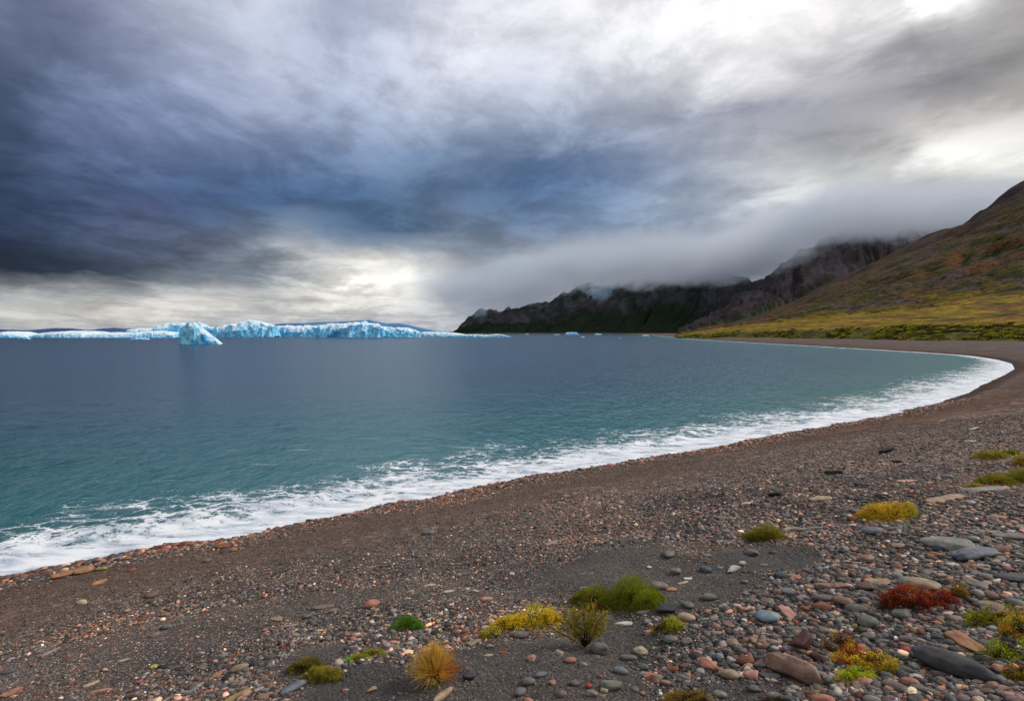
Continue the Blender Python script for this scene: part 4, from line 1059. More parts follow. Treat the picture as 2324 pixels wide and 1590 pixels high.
def put_stone(x, y, z, sl, dx, dy, Lp, Sp, tilt, colr, kind, label, seed, name='stone', group=None):
    """dx, dy: display position of the stone's middle; Lp, Sp: its apparent axes in frame pixels"""
    q = (y * math.cos(PITCH) + (CAMZ - z) * math.sin(PITCH)) / F
    tanp = (CAMZ - z) / y
    t = math.radians(tilt)
    fs = min(2.8, 1 / tanp)
    vx, vy = math.cos(t), math.sin(t) * fs
    L = Lp * q * math.hypot(vx, vy) * 0.96
    yaw = math.atan2(vy, vx) - math.atan2(x, y)
    ap = Sp * q
    Tk = ap * {'smooth': .72, 'slab': .50, 'rough': .78, 'wedge': 1.0}[kind]
    if colr == 'black': Tk = ap * .95
    Wd = max(min(math.sqrt(max(ap ** 2 - Tk ** 2, 0)) * fs, L * .95), Tk * 1.05, L * .3)
    sub = 5 if Lp > 100 else (4 if Lp > 28 else 3)
    V, Fq = stone_mesh(seed, L, Wd, Tk, kind, sub)
    o = mesh_np(name, V, Fq, STONE)
    nrm = Vector((-(sl[0] - sl[1]) / .3 * .7, -(sl[2] - sl[3]) / .3 * .7, 1)).normalized()
    o.rotation_mode = 'QUATERNION'
    o.rotation_quaternion = Vector((0, 0, 1)).rotation_difference(nrm) @ Matrix.Rotation(yaw, 3, 'Z').to_quaternion()
    o.location = (x, y, z + Tk * (.55 if colr == 'black' else .32))
    c = np.array(COL[colr]) * random.uniform(.94, 1.06)
    o.color = (*c, 1)
    tag(o, label, 'stone', group)
    EXC.append((x, y, yaw, L * .47, Wd * .47))
    return o, (x, y, z)
random.seed(4)
HERO = []
for k, (rg, cx, cy, L_, S_, tl, cc, kd, lab) in enumerate(SP):
    ox, oy, kk = REG[rg]
    dx, dy = (ox + cx / kk) * 2324 / 2432, (oy + cy / kk) * 2324 / 2432
    s_ = 2324 / 2432 / kk * K
    place_stone(dx, dy, L_ * s_, S_ * s_, tl, cc, kd, lab, k + 1)
    HERO.append((dx, dy, lab))
LANDMARKS = [(1410,1345,'the green cushion shrub'),(1180,1408,'the yellow shrub'),(1325,1425,'the twiggy fan bush'),(1515,1418,'the small olive plant'),(920,1411,'the bright green tuft'),
 (825,1478,'the lime moss strip'),(712,1525,'the olive moss mound'),(985,1498,'the orange grass tuft'),(2082,1355,'the red shrub'),(1955,1505,'the red yellow shrub'),
 (2270,1440,'the creeping green plant'),(2158,1497,'the largest dark boulder'),(1807,1512,'the pinkish brown boulder'),(1742,1396,'the pale blue stone'),(1656,1528,'the tan rounded cobble'),
 (2155,1223,'the long pale slab'),(2217,1250,'the blue grey wedge rock'),(1866,1376,'the rust brown stone'),(1970,1410,'the rounded green grey cobble'),(1600,1508,'the larger salmon stone'),
 (1470,1533,'the salmon stone at the bottom middle'),(1388,1552,'the large green grey rough stone'),(843,1368,'the salmon oval stone'),(668,1555,'the blue grey oval stone'),
 (542,1514,'the tan rounded stone of the left beach'),(630,1403,'the angular tan stone'),(1515,1380,'the knobbly dark rock'),(1560,1572,'the brown moss tuft'),(2310,1310,'the dark slate cobble'),
 (1737,1205,'the olive bush'),(2015,1158,'the golden bush')]
def side(ddx, ddy):
    a = math.degrees(math.atan2(-ddy * 1.3, ddx)) % 360
    return ['right of', 'above right of', 'above', 'above left of', 'left of', 'below left of', 'below', 'below right of'][int((a + 22.5) // 45) % 8]
def small_stones(target):
    rng = np.random.default_rng(11); random.seed(11)
    used = {o.get('label') for o in bpy.data.objects if o.get('label')}
    pts = [(h[0], h[1]) for h in HERO] ; made = 0; tries = 0
    keys = ['dark', 'grey', 'green', 'pgrey', 'bluegrey', 'mauve', 'pinkb', 'brown', 'rust', 'salmon', 'tan', 'greyb', 'cream', 'slate', 'pink', 'orange']
    pw = np.array([13, 14, 8, 5, 6, 9, 8, 6, 5, 5, 8, 9, 3, 7, 3, 3], float); pw /= pw.sum()
    while made < target and tries < 20000:
        tries += 1
        dx = rng.uniform(1180, 2330) if rng.random() < .86 else rng.uniform(20, 1180)
        dy = rng.uniform(1240, 1588) if rng.random() < .8 else rng.uniform(1150, 1588)
        if rng.random() > np.clip((dx - 1050) / 900 + (dy - 1400) / 500, .12, 1): continue
        if min((abs(dx - a) / 1.5) ** 2 + (dy - b) ** 2 for a, b in pts) < (19 ** 2): continue
        if any(abs(dx - a) < 70 and abs(dy - b) < 34 for a, b, t in LANDMARKS if 'shrub' in t or 'bush' in t or 'tuft' in t or 'moss' in t or 'creeping' in t): continue
        ck = keys[rng.choice(len(keys), p=pw)]
        kd = ['smooth', 'rough', 'slab'][rng.choice(3, p=[.45, .35, .2])]
        L_ = rng.uniform(9, 17) * (1.35 if rng.random() < .22 else 1.0) * np.interp(dy, [1150, 1550], [.62, 1.1]); big = L_ > 15.5
        shp_ = {'smooth': ['rounded', 'oval', 'smooth'], 'rough': ['angular', 'rough', 'knobbly'], 'slab': ['flat', 'thin', 'flat']}[kd][rng.integers(3)]
        order = sorted(LANDMARKS, key=lambda q: ((dx - q[0]) / 1.5) ** 2 + (dy - q[1]) ** 2)
        lab = None
        for q in order[:5]:
            for how in (['just ', 'close '] if math.hypot((dx - q[0]) / 1.5, dy - q[1]) < 60 else ['a little ', 'farther ']):
                t_ = f"{'' if big else 'small '}{shp_} {WORD[ck]} stone {how.strip()} {side(dx - q[0], dy - q[1])} {q[2]}".replace('close ', 'close by, ').replace('farther ', 'farther off, ').replace('a little ', 'a little way ')
                if t_ not in used and len(t_.split()) <= 16: lab = t_; break
            if lab: break
        if lab is None: continue
        used.add(lab); pts.append((dx, dy)); made += 1
        S_ = L_ * {'smooth': rng.uniform(.5, .72), 'rough': rng.uniform(.5, .75), 'slab': rng.uniform(.28, .42)}[kd]
        place_stone(dx, dy, L_, S_, rng.uniform(-25, 18), ck, kd, lab, 300 + made, name='pebble' if not big else 'stone')
small_stones(300 - len(SP))
flush_stones()

# ------------------------------------------------------------------ the countless gravel
def gravel():
    rng = np.random.default_rng(2)
    m, T = new_mat('gravel_stone')
    a = T.n('ShaderNodeAttribute', attribute_name='tint').outputs[0]
    pos = T.n('ShaderNodeNewGeometry').outputs['Position']
    n = T.noise(pos, 90, 4, .65)
    c = T.mix(1.0, a, T.mix(T.mr(n, .3, .7), (.7, .7, .7), (1.35, 1.32, 1.3)), 'MULTIPLY')
    wet = T.mr(T.attr('inland'), 3.0, 1.0)
    b = T.n('ShaderNodeBsdfPrincipled', {'Base Color': T.mix(T.m('MULTIPLY', wet, .8), c, T.mix(1.0, c, (.62, .46, .40), 'MULTIPLY')), 'Roughness': T.mr(wet, 0, 1, .75, .3), 'Specular IOR Level': .4})
    bp = T.n('ShaderNodeBump', {'Height': n, 'Strength': .5, 'Distance': .006}); T.link(bp.outputs[0], b.inputs['Normal'])
    o = T.n('ShaderNodeOutputMaterial'); T.link(b.outputs[0], o.inputs[0])
    pal = np.array([COL[k] for k in ('dark', 'grey', 'greyb', 'mauve', 'brown', 'pinkb', 'rust', 'salmon', 'tan', 'cream', 'bluegrey', 'pink', 'orange')])
    base = np.array([30, 15, 13, 10, 10, 8, 3.0, 2.0, 4, 1.6, 6, 1.5, 1.0]); shore = np.array([14, 4, 3, 2, 18, 8, 22, 9, 5, 1.5, 2, 2, 15.0])
    ex = np.array(EXC)
    def batch(n, dmin, dmax, sub, sfun, wfun):
        d = dmin * (dmax / dmin) ** rng.random(n)
        d = np.sqrt(dmin ** 2 + (dmax ** 2 - dmin ** 2) * rng.random(n) ** 1.6)
        a = np.radians(rng.uniform(-46, 46, n))
        x = d * np.sin(a); y = d * np.cos(a)
        s = inland(x, y)
        co = coarseness(x, y, s)
        keep = (s > -1.9) & (rng.random(n) < wfun(s, co, x, y, d))
        x, y, s, co, d = x[keep], y[keep], s[keep], co[keep], d[keep]
        near = np.zeros(len(x), bool)
        for ex_, ey_, yw_, la_, wb_ in ex:
            c_, s_ = math.cos(yw_), math.sin(yw_)
            px_, py_ = (x - ex_) * c_ + (y - ey_) * s_, -(x - ex_) * s_ + (y - ey_) * c_
            near |= (px_ / la_) ** 2 + (py_ / wb_) ** 2 < 1
        x, y, s, co, d = x[~near], y[~near], s[~near], co[~near], d[~near]
        n = len(x); z = terrain(x, y, s)
        size = np.minimum(sfun(s, co, d, rng, n), np.where(s < 3, .3, np.where(d < 9, .085, .11)))
        sh = np.clip(sstep(4.6, 1.2, s), 0, 1)
        pb = base[None] * (1 - sh[:, None]) + shore[None] * sh[:, None]
        # gravel colours gather in patches
        pt = fbm(x / 1.6, y / 1.1, seed=44, oct=3)
        pb[:, 6:9] *= (1 + 5 * np.clip(pt - .1, 0, 1) * 2)[:, None]; pb[:, 0] *= 1 + 4 * np.clip(-pt, 0, 1)
        midb = sstep(3.4, 5.0, s) * sstep(10.5, 7.5, s + 1.5 * fbm(x / 4, y / 4, seed=46, oct=2))
        fz = sstep(.2, .7, fine_zone(x, y))
        pb[:, 5:9] *= (1 - .75 * np.maximum(midb, fz))[:, None]; pb[:, 11:] *= (1 - .8 * np.maximum(midb, fz))[:, None]; pb[:, 3] *= .6
        cum = np.cumsum(pb, 1); cum /= cum[:, -1:]
        ci = (rng.random((n, 1)) > cum).sum(1).clip(0, len(pal) - 1)
        cl = pal[ci] * np.exp(rng.normal(-.12, .55, (n, 1))) * np.array([(1.05, .98, .92)]) * rng.uniform(.94, 1.06, (n, 3))
        brn = np.array([(.085, .040, .022)]) * np.exp(rng.normal(0, .45, (n, 1)))
        cl = cl * (1 - .62 * midb[:, None]) + brn * .62 * midb[:, None]
        cl = cl * (1 - .5 * fz[:, None]) + np.array([(.045, .047, .047)]) * np.exp(rng.normal(0, .8, (n, 1))) * .5 * fz[:, None]
        size = size * (1 - .35 * midb) * (1 - .25 * fz)
        bs, Fq = ICO[sub]
        variants = []
        for q in range(12):
            Vq = np.sign(bs) * np.abs(bs) ** rng.uniform(.72, 1.0)
            Vq = Vq * (1 + .42 * fbm(bs[:, 0] * 1.0 + q * 5, bs[:, 1] * 1.0, bs[:, 2], oct=2, seed=q))[:, None]
            variants.append(Vq)
        variants = np.array(variants)
        sel = rng.integers(0, 12, n)
        P = variants[sel]                                    # n, nv, 3
        ax = np.stack([size * rng.uniform(.8, 1.25, n), size * rng.uniform(.5, .9, n), size * rng.uniform(.28, .55, n)], 1) / 2
        P = P * ax[:, None, :]
        yaw = rng.uniform(0, 2 * np.pi, n); tl = rng.normal(0, .22, n)
        c_, s_ = np.cos(yaw)[:, None], np.sin(yaw)[:, None]; ct, st = np.cos(tl)[:, None], np.sin(tl)[:, None]
        X, Y, Z = P[..., 0], P[..., 1], P[..., 2]
        Y, Z = Y * ct - Z * st, Y * st + Z * ct
        X, Y = X * c_ - Y * s_, X * s_ + Y * c_
        X = X + x[:, None]; Y = Y + y[:, None]; Z = Z + (z + ax[:, 2] * .55)[:, None]
        nv = bs.shape[0]
        V = np.stack([X, Y, Z], -1).reshape(-1, 3)
        FF = (Fq[None] + (np.arange(n) * nv)[:, None, None]).reshape(-1, 3)
        return V, FF, np.repeat(cl, nv, 0), np.repeat(s, nv)
    parts = []
    # cobbles and pebbles close by
    parts.append(batch(34000, 1.9, 9, 2, lambda s, co, d, r, n: (.020 + .036 * co) * np.exp(r.normal(0, .38, n)),
        lambda s, co, x, y, d: np.clip(.14 + co * 1.1, 0, 1) * (1 - .62 * sstep(.2, .7, fine_zone(x, y)))))
    parts.append(batch(190000, 1.9, 8.5, 1, lambda s, co, d, r, n: (.014 + .012 * co) * np.exp(r.normal(0, .35, n)),
        lambda s, co, x, y, d: np.clip(.55 + co, 0, 1)))
    parts.append(batch(300000, 8, 32, 1, lambda s, co, d, r, n: (.026 + .026 * co) * np.interp(d, [8, 30], [1, 1.7]) * np.exp(r.normal(0, .4, n)),
        lambda s, co, x, y, d: np.clip(.7 + co, 0, 1)))
    # coarse stones along the waterline
    parts.append(batch(420000, 11, 60, 1, lambda s, co, d, r, n: (.050 + .085 * sstep(3.4, .3, s)) * np.exp(r.normal(0, .45, n)) * np.interp(d, [12, 60], [1, 1.2]),
        lambda s, co, x, y, d: (s < 4.6) * np.clip(sstep(4.8, .6, s), 0, 1) * sstep(-1.9, -.5, s)))
    off = 0; Vs, Fs, Cs, Ss = [], [], [], []
    for V, Fq, Cc, s in parts:
        Vs.append(V); Fs.append(Fq + off); Cs.append(Cc); Ss.append(s); off += len(V)
    V = np.concatenate(Vs); Fq = np.concatenate(Fs)
    print('gravel faces', len(Fq))
    o = mesh_np('gravel', V, Fq, m, {'tint': np.concatenate(Cs), 'inland': np.concatenate(Ss)})
    tag(o, 'loose mixed grey, brown and orange gravel covering the beach', kind='stuff')
gravel()

# ------------------------------------------------------------------ shore plants
def twig_strips(P0, P1, P2, w0, w1, cols_, nseg=5):
    """curved thin ribbons from P0 through P1 to P2, each made of two crossed strips"""
    n = len(P0); t = np.linspace(0, 1, nseg)[None, :, None]
    C = (1 - t) ** 2 * P0[:, None] + 2 * t * (1 - t) * P1[:, None] + t ** 2 * P2[:, None]
    d = P2 - P0; d /= np.maximum(np.linalg.norm(d, axis=1, keepdims=True), 1e-6)
    a = np.cross(d, np.array([[.3, .2, 1.0]])); a /= np.maximum(np.linalg.norm(a, axis=1, keepdims=True), 1e-6)
    b = np.cross(d, a)
    wd = (w0 * (1 - t[..., 0]) + w1 * t[..., 0])[..., None] / 2
    Vs, Fs, off = [], [], 0
    for s in (a, b):
        L = C + s[:, None] * wd; R = C - s[:, None] * wd
        V = np.stack([L, R], 2).reshape(-1, 3)
        base = (np.arange(n) * nseg * 2)[:, None] + (np.arange(nseg - 1) * 2)[None]
        f = np.stack([base, base + 1, base + 3, base + 2], -1).reshape(-1, 4) + off
        Vs.append(V); Fs.append(f); off += len(V)
    cc = np.repeat(cols_, nseg * 2, 0)
    return np.concatenate(Vs), np.concatenate(Fs), np.concatenate([cc, cc])
def pick(pal, n, rng, vary=.25):
    pal = np.array(pal, float)
    return pal[rng.integers(0, len(pal), n)] * rng.uniform(1 - vary, 1 + vary, (n, 1))
TW = leaf_material('twig_bark', .8, 0.0)
def plant(name, cat, label, mounds, seed, leaf=.013, dens=1.0, grow=1.12, gap=.02, spiky=.5, aspect=.5, twig=((.10, .05, .03), (.06, .035, .02)), stalk=True):
    """mounds: display centre x, base y, width, height, palette"""
    rng = np.random.default_rng(seed)
    more = []
    for (mx_, my_, mw, mh, pal) in mounds:
        more.append((mx_, my_, mw * .78, mh * .80, pal))
        for _ in range(7):
            a_ = rng.uniform(-1, 1); w_ = rng.uniform(.22, .5)
            hh_ = rng.uniform(.35, .8) * (1 - .45 * abs(a_))
            more.append((mx_ + a_ * mw * (.5 - w_ * .25), my_ - rng.uniform(-.02, .30) * mh * (1 - abs(a_) * .3), mw * w_, mh * hh_ * rng.uniform(.8, 1.15), pal[::int(rng.choice([1, -1]))]))
    mounds = more
    hx, hy, hz = ground_hit([m_[0] for m_ in mounds], [m_[1] for m_ in mounds])
    root = empty(name, (float(hx[0]), float(hy[0]), float(hz[0]))); tag(root, label, cat)
    O = np.array([hx[0], hy[0], hz[0]])
    LV, LF, LC, TV, TF, TC = [], [], [], [], [], []; lo = to = 0
    for k, (mx_, my_, mw, mh, pal) in enumerate(mounds):
        P = np.array([hx[k], hy[k], hz[k]])
        dist = P[1]; q = dist / F * K
        tanp = (CAMZ - P[2]) / P[1]
        mw = mw * grow; mh = mh * grow
        Wm = mw * q; D = min(Wm * .75, mh * q / tanp * .75)
        H = max(mh * q - D * tanp * .42, mh * q * .5)
        P = P + np.array([P[0], P[1], 0]) / math.hypot(P[0], P[1]) * D * .42
        area = Wm * D * .8 + 2 * H * Wm * .7
        lf = max(leaf * .85, dist * .0011)
        n = int(min(area / (lf * lf * aspect) * 1.9 * dens, 9000)) + 25
        d = rng.normal(size=(n, 3)); d /= np.linalg.norm(d, axis=1, keepdims=True); d[:, 2] = np.abs(d[:, 2]) * 1.0
        lump = 1 + .20 * fbm(d[:, 0] * 2.2 + seed + k, d[:, 1] * 2.2, d[:, 2] * 2.2, oct=3, seed=seed) + .09 * vnoise(d[:, 0] * 9 + k, d[:, 1] * 9, d[:, 2] * 9, seed=seed + 2)
        fr = rng.random(n) ** .35
        rad = (.45 + .60 * fr) * lump
        c = d * rad[:, None] * np.array([Wm / 2, D / 2, H])
        sk_ = rng.random(n) < .16; c[sk_, :2] *= rng.uniform(1.05, 1.45, (sk_.sum(), 1)); c[sk_, 2] *= rng.uniform(0, .35, sk_.sum())
        dr = 1 + spiky * .25 * rng.random(n) ** 4
        c = c * dr[:, None]
        gz_ = terrain(P[0] + c[:, 0], P[1] + c[:, 1]) - P[2]
        c[:, 2] = c[:, 2] + gz_ * .9 + .004
        nn = d * np.array([1, 1, 1.3]) + rng.normal(size=(n, 3)) * .55
        pt = fbm(c[:, 0] / (Wm * .22), c[:, 1] / (Wm * .22), c[:, 2] / (Wm * .22), oct=2, seed=seed + 5)
        pal_ = np.array(pal, float); idx = np.clip(((pt * 1.4 + .5) * len(pal_) + rng.normal(0, .8, n)).astype(int), 0, len(pal_) - 1)
        cl = pal_[idx] * rng.uniform(.5, 1.35, (n, 1))
        cell = .55 * vnoise(c[:, 0] / .045 + seed, c[:, 1] / .045, c[:, 2] / .045, seed=seed + 8) + .6 * vnoise(c[:, 0] / .11, c[:, 1] / .11, c[:, 2] / .11, seed=seed + 9)
        ok = cell > gap - (.25 if dist > 7 else 0); ok[:8] = True
        dead = rng.random(n) < .09; cl[dead] = np.array([(.14, .075, .035)]) * rng.uniform(.5, 1.4, (dead.sum(), 1))
        V, Fq, Cc = leaves_mesh((c + P - O)[ok], nn[ok], (lf * rng.uniform(.6, 1.35, n))[ok], cl[ok], rng, aspect)
        LV.append(V); LF.append(Fq + lo); LC.append(Cc); lo += len(V)
        nt = int(min(14 + n * .03, 120))
        sel = rng.integers(0, n, nt)
        P0 = np.stack([rng.normal(0, Wm * .10, nt), rng.normal(0, D * .10, nt), np.zeros(nt)], 1)
        P2 = c[sel]; P1 = (P0 + P2) / 2 + np.array([0, 0, 1]) * H * .25
        w = max(.0022, dist * .0005)
        V, Fq, Cc = twig_strips(P0 + P - O, P1 + P - O, P2 + P - O, w * 1.4, w * .5, pick(twig, nt, rng))
        TV.append(V); TF.append(Fq + to); TC.append(Cc); to += len(V)
    mesh_np('foliage', np.concatenate(LV), np.concatenate(LF), LEAF, {'tint': np.concatenate(LC)}, parent=root, smooth=False)
    if stalk:
        t = mesh_np('twigs', np.concatenate(TV), np.concatenate(TF), TW, {'tint': np.concatenate(TC)}, parent=root); t['kind'] = 'stuff'
    return root
G1, G2, G3 = (.135, .175, .005), (.095, .125, .004), (.19, .21, .008)
OL1, OL2, OL3 = (.17, .155, .012), (.11, .10, .010), (.22, .19, .02)
Y1, Y2, Y3 = (.62, .44, .02), (.48, .37, .02), (.34, .32, .02)
R1, R2, R3 = (.17, .010, .008), (.08, .006, .006), (.26, .065, .010)
BR = (.12, .045, .018)
plant('cushion_shrub', 'shrub', 'large bright green domed cushion shrub with an olive left side', [(1428, 1386, 158, 76, [G2, G1, G3, G1]), (1352, 1380, 92, 62, [OL2, OL1, OL3, G1]), (1474, 1370, 66, 40, [G1, OL1, G3]), (1362, 1388, 60, 22, [BR, R2, OL2])], 1, leaf=.010, spiky=.1, gap=-.5)
plant('shrub', 'shrub', 'bright yellow spreading shrub left of the twiggy fan bush', [(1208, 1426, 116, 60, [Y3, Y1, Y2, Y1]), (1152, 1432, 84, 42, [Y1, Y2, Y3]), (1112, 1446, 52, 26, [Y3, Y2, OL3]), (1248, 1420, 56, 50, [Y1, Y3, Y2])], 2, leaf=.012, spiky=.9)
plant('small_plant', 'plant', 'small olive yellow plant right below the green cushion shrub', [(1518, 1436, 70, 36, [(.24, .26, .012), OL3, (.30, .30, .02)]), (1493, 1434, 32, 18, [OL3, Y3])], 3, gap=-.2, grow=1.25, leaf=.011, spiky=.6)
plant('moss_tuft', 'moss', 'small vivid green tuft between brown gravel and the yellow shrub', [(920, 1431, 76, 40, [(.04, .115, .008), (.07, .175, .010), (.09, .20, .012)])], 4, gap=-.4, leaf=.013, spiky=1.0, aspect=.28)
plant('moss_strip', 'moss', 'thin lime green moss strip right above the olive moss mound', [(848, 1489, 62, 24, [OL3, (.24, .27, .012)]), (815, 1497, 56, 18, [(.22, .27, .012), OL3]), (790, 1502, 24, 12, [(.22, .50, .06), (.14, .36, .02)])], 5, gap=-.4, leaf=.009, spiky=.3)
plant('moss_mound', 'moss', 'low olive yellow moss mound above the smooth blue grey stone', [(692, 1528, 88, 48, [OL2, OL1, (.14, .11, .02)]), (734, 1550, 86, 46, [OL3, OL1, (.27, .23, .02)]), (762, 1536, 34, 22, [OL3, OL1])], 6, leaf=.010, spiky=.8, aspect=.3)
plant('bush', 'bush', 'small olive bush beside the pale driftwood stick', [(1735, 1228, 84, 46, [OL1, OL2, (.15, .17, .015), OL3]), (1712, 1232, 44, 28, [G2, OL2]), (1762, 1222, 40, 26, [OL3, OL1])], 7, leaf=.014, spiky=1.0, aspect=.3)
plant('bush', 'bush', 'golden yellow bush above the smooth blue grey stone on the right beach', [(2015, 1184, 118, 52, [(.42, .27, .015), (.52, .34, .02), (.32, .22, .02), Y2]), (1975, 1180, 50, 34, [(.45, .24, .02), (.36, .27, .02)]), (2058, 1174, 46, 36, [(.40, .32, .02), (.30, .26, .02)])], 8, grow=1.2, leaf=.015, spiky=1.2, aspect=.28)
plant('moss_strip', 'moss', 'upper golden green moss strip near the right edge', [(2246, 1040, 72, 22, [OL3, (.30, .26, .01), OL1]), (2290, 1031, 46, 15, [OL1, OL3])], 9, leaf=.02, spiky=.4)
plant('moss_strip', 'moss', 'short rusty golden plant strip between the upper and the lower moss strip', [(2318, 1056, 44, 26, [OL3, (.34, .14, .03), OL1]), (2312, 1074, 40, 12, [(.30, .10, .03), OL1])], 10, leaf=.02, spiky=.6)
plant('moss_strip', 'moss', 'lower broad olive grassy strip on the pale ledge at the right edge', [(2262, 1098, 92, 28, [OL1, OL3, OL2]), (2312, 1094, 66, 34, [OL1, OL2, G1]), (2212, 1107, 50, 13, [(.26, .17, .03), OL3])], 11, leaf=.018, spiky=1.0, aspect=.25)
plant('shrub', 'shrub', 'dark red leafy low shrub in front of the broad tan stone', [(2030, 1386, 92, 48, [R2, R1, R3, R1]), (2085, 1392, 100, 46, [R1, R2, R3]), (2130, 1384, 80, 40, [R1, R2, R1, R3]), (2168, 1362, 52, 36, [(.18, .12, .02), R3, OL2]), (2055, 1352, 60, 24, [R3, OL2, (.32, .06, .02)])], 12, grow=1.45, gap=.22, leaf=.014, dens=1.0, spiky=1.0)
plant('shrub', 'shrub', 'red, orange, yellow and green shrub between the two large boulders', [(1905, 1482, 60, 44, [R1, R3, (.30, .26, .02)]), (1940, 1512, 84, 44, [R3, (.46, .20, .01), Y2]), (1985, 1528, 86, 44, [Y2, (.30, .32, .01), OL3, (.46, .20, .01)]), (1940, 1548, 76, 36, [(.20, .30, .012), (.28, .34, .02), Y3]), (2018, 1532, 40, 24, [OL1, OL3])], 13, grow=1.5, gap=-.02, leaf=.013, dens=1.5, spiky=.9)
plant('creeping_plant', 'plant', 'creeping green and yellow plant right of the largest boulder at the edge', [(2262, 1424, 106, 42, [(.20, .25, .012), OL2, OL1]), (2306, 1455, 60, 50, [(.24, .27, .012), OL1, (.42, .15, .02)]), (2285, 1500, 92, 44, [(.18, .22, .012), OL2, (.26, .28, .01)]), (2215, 1410, 44, 20, [OL3, OL1]), (2310, 1545, 56, 36, [(.30, .14, .015), OL2, OL1])], 14, grow=1.6, gap=-.02, leaf=.014, dens=1.5, spiky=.9)
plant('moss_tuft', 'moss', 'brown olive moss tuft cut by the bottom edge left of the tan cobble', [(1560, 1600, 124, 44, [(.20, .11, .02), OL2, OL1, (.24, .14, .02)])], 15, leaf=.010, spiky=1.1, aspect=.3)
plant('moss_tuft', 'moss', 'faint grey olive moss tuft at the bottom edge below the tan cobble', [(1748, 1602, 92, 30, [(.07, .075, .03), (.10, .09, .05), (.05, .055, .03)])], 16, leaf=.009, spiky=1.0, aspect=.25, dens=.5)

def grass_tuft(name, label, dx, dy, w, h, seed, pal, nb=1500):
    rng = np.random.default_rng(seed)
    x, y, z = [float(a[0]) for a in ground_hit(dx, dy)]
    q = y / F * K
    R, H = w * q / 2 * 1.02, h * q * .95
    root = empty(name, (x, y, z)); tag(root, label, 'grass')
    th = rng.uniform(0, 2 * np.pi, nb); sp = rng.random(nb) ** 1.25
    P0 = np.stack([np.cos(th) * R * .13 * rng.random(nb), np.sin(th) * R * .13 * rng.random(nb), np.zeros(nb)], 1)
    el = (1 - sp) * np.pi / 2 * .95 + .12
    L = rng.uniform(.55, 1.05, nb)
    P2 = P0 + np.stack([np.cos(th) * np.cos(el) * R, np.sin(th) * np.cos(el) * R, np.sin(el) * H], 1) * L[:, None]
    P1 = P0 + (P2 - P0) * .5 + np.array([0, 0, 1]) * H * rng.uniform(.05, .22, nb)[:, None]
    c = np.array(pal)[rng.integers(0, len(pal), nb)] * rng.uniform(.6, 1.3, (nb, 1))
    redside = sstep(.2, 1, np.cos(th - .2))[:, None] * sstep(1.0, .3, el)[:, None]
    c = c * (1 - redside) + np.array([(.34, .12, .02)]) * redside
    V, Fq, Cc = twig_strips(P0, P1, P2, .0030, .0012, c, 6)
    mesh_np('foliage', V, Fq, LEAF, {'tint': Cc}, parent=root)
grass_tuft('grass_tuft', 'orange gold grass tuft fanning out on dark gravel at the bottom', 985, 1536, 134, 84, 31, [(.44, .29, .05), (.34, .22, .04), (.50, .30, .04), (.36, .29, .12)], 1700)

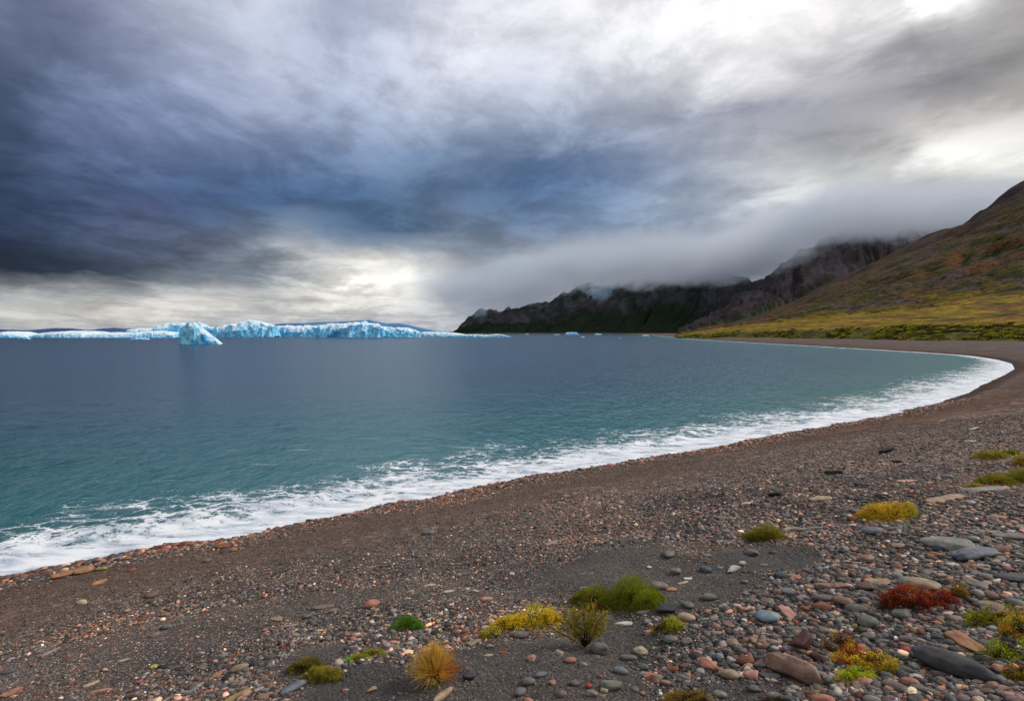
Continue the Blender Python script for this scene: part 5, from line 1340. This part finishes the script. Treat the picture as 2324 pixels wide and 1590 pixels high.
def fan_bush():
    rng = np.random.default_rng(77)
    x, y, z = [float(a[0]) for a in ground_hit(1328, 1466)]
    q = y / F * K
    R, H = 150 * q / 2, 104 * q
    root = empty('bush', (x, y, z)); tag(root, 'twiggy fan shaped bush with dark branches and sparse olive leaves', 'bush')
    S0, S1, S2, W0, W1, SC = [], [], [], [], [], []
    LC_, LN_, LK_ = [], [], []
    nm = 46
    for k in range(nm):
        a = rng.uniform(-1.0, 1.0); th = rng.uniform(0, np.pi * 2)
        dirx = math.sin(a * 1.25); up = max(math.cos(a * 1.15), .15)
        dy_ = rng.uniform(-.55, .55)
        L = rng.uniform(.7, 1.0)
        e = np.array([dirx * R, dy_ * R * .8, up * H]) * L
        m_ = e * .5 + np.array([rng.normal(0, .02), rng.normal(0, .02), H * .05])
        S0.append(np.zeros(3)); S1.append(m_); S2.append(e); W0.append(.007); W1.append(.002); SC.append((.028, .014, .010) if k % 3 else (.09, .03, .02))
        for j in range(9):
            t = rng.uniform(.25, .95); p = (1 - t) ** 2 * 0 + 2 * t * (1 - t) * m_ + t * t * e
            d = e / np.linalg.norm(e) + rng.normal(size=3) * .42; d[2] = abs(d[2]) * 1.1; l = rng.uniform(.10, .26) * H
            e2 = p + d * l
            S0.append(p); S1.append(p + d * l * .5 + np.array([0, 0, l * .06])); S2.append(e2); W0.append(.0028); W1.append(.0012)
            red = rng.random() < (.55 if e[0] > 0 else .2)
            SC.append((.26, .12, .09) if red else (.12, .075, .03))
            for i in range(12):
                tt = rng.uniform(.1, 1.05); LC_.append(p + d * l * tt + rng.normal(size=3) * .004); LN_.append(d + rng.normal(size=3) * .6)
                LK_.append(np.array([(.24, .22, .014), (.18, .19, .012), (.33, .27, .02), (.15, .18, .012)][rng.integers(4)]) if (rng.random() > .16) else np.array((.30, .13, .03)))
    A = lambda v: np.array(v, float)
    w0, w1 = A(W0)[:, None], A(W1)[:, None]
    V, Fq, Cc = twig_strips(A(S0), A(S1), A(S2), w0, w1, A(SC), 5)
    t = mesh_np('twigs', V, Fq, TW, {'tint': Cc}, parent=root); t['kind'] = 'stuff'
    n = len(LC_)
    V, Fq, Cc = leaves_mesh(A(LC_), A(LN_), rng.uniform(.009, .018, n), A(LK_) * rng.uniform(.7, 1.3, (n, 1)), rng, .4)
    mesh_np('foliage', V, Fq, LEAF, {'tint': Cc}, parent=root, smooth=False)
fan_bush()

def driftwood():
    hx, hy, hz = ground_hit([1776, 1866], [1211, 1199])
    a = np.array([hx[0], hy[0], hz[0] + .03]); b = np.array([hx[1], hy[1], hz[1] + .03])
    m, T = new_mat('weathered_wood')
    pos = T.n('ShaderNodeTexCoord').outputs['Object']
    n = T.noise(T.map(pos, scale=(1, 30, 30)), 3, 5, .6)
    bs = T.n('ShaderNodeBsdfPrincipled', {'Base Color': T.mix(n, (.22, .19, .16), (.46, .42, .37)), 'Roughness': .85})
    o_ = T.n('ShaderNodeOutputMaterial'); T.link(bs.outputs[0], o_.inputs[0])
    ns, nc = 26, 9; d = b - a; L = np.linalg.norm(d)
    t = np.linspace(0, 1, ns); ang = np.linspace(0, 2 * np.pi, nc)[:-1]
    V = []
    for tt in t:
        r = .030 * (1 - .55 * tt) * (1 + .2 * math.sin(tt * 19)) * (0.1 if tt in (0, 1) else 1)
        c = np.array([tt * L, .05 * math.sin(tt * 5.0), .012 * math.sin(tt * 9)])
        for g in ang: V.append(c + np.array([0, r * math.cos(g), r * math.sin(g)]))
    nc -= 1
    Fq = [[i * nc + j, i * nc + (j + 1) % nc, (i + 1) * nc + (j + 1) % nc, (i + 1) * nc + j] for i in range(ns - 1) for j in range(nc)]
    o = mesh_np('driftwood', np.array(V), np.array(Fq), m)
    o.rotation_euler = Vector(d).to_track_quat('X', 'Z').to_euler(); o.location = a
    tag(o, 'pale weathered stick lying right of the small olive bush', 'driftwood')
driftwood()
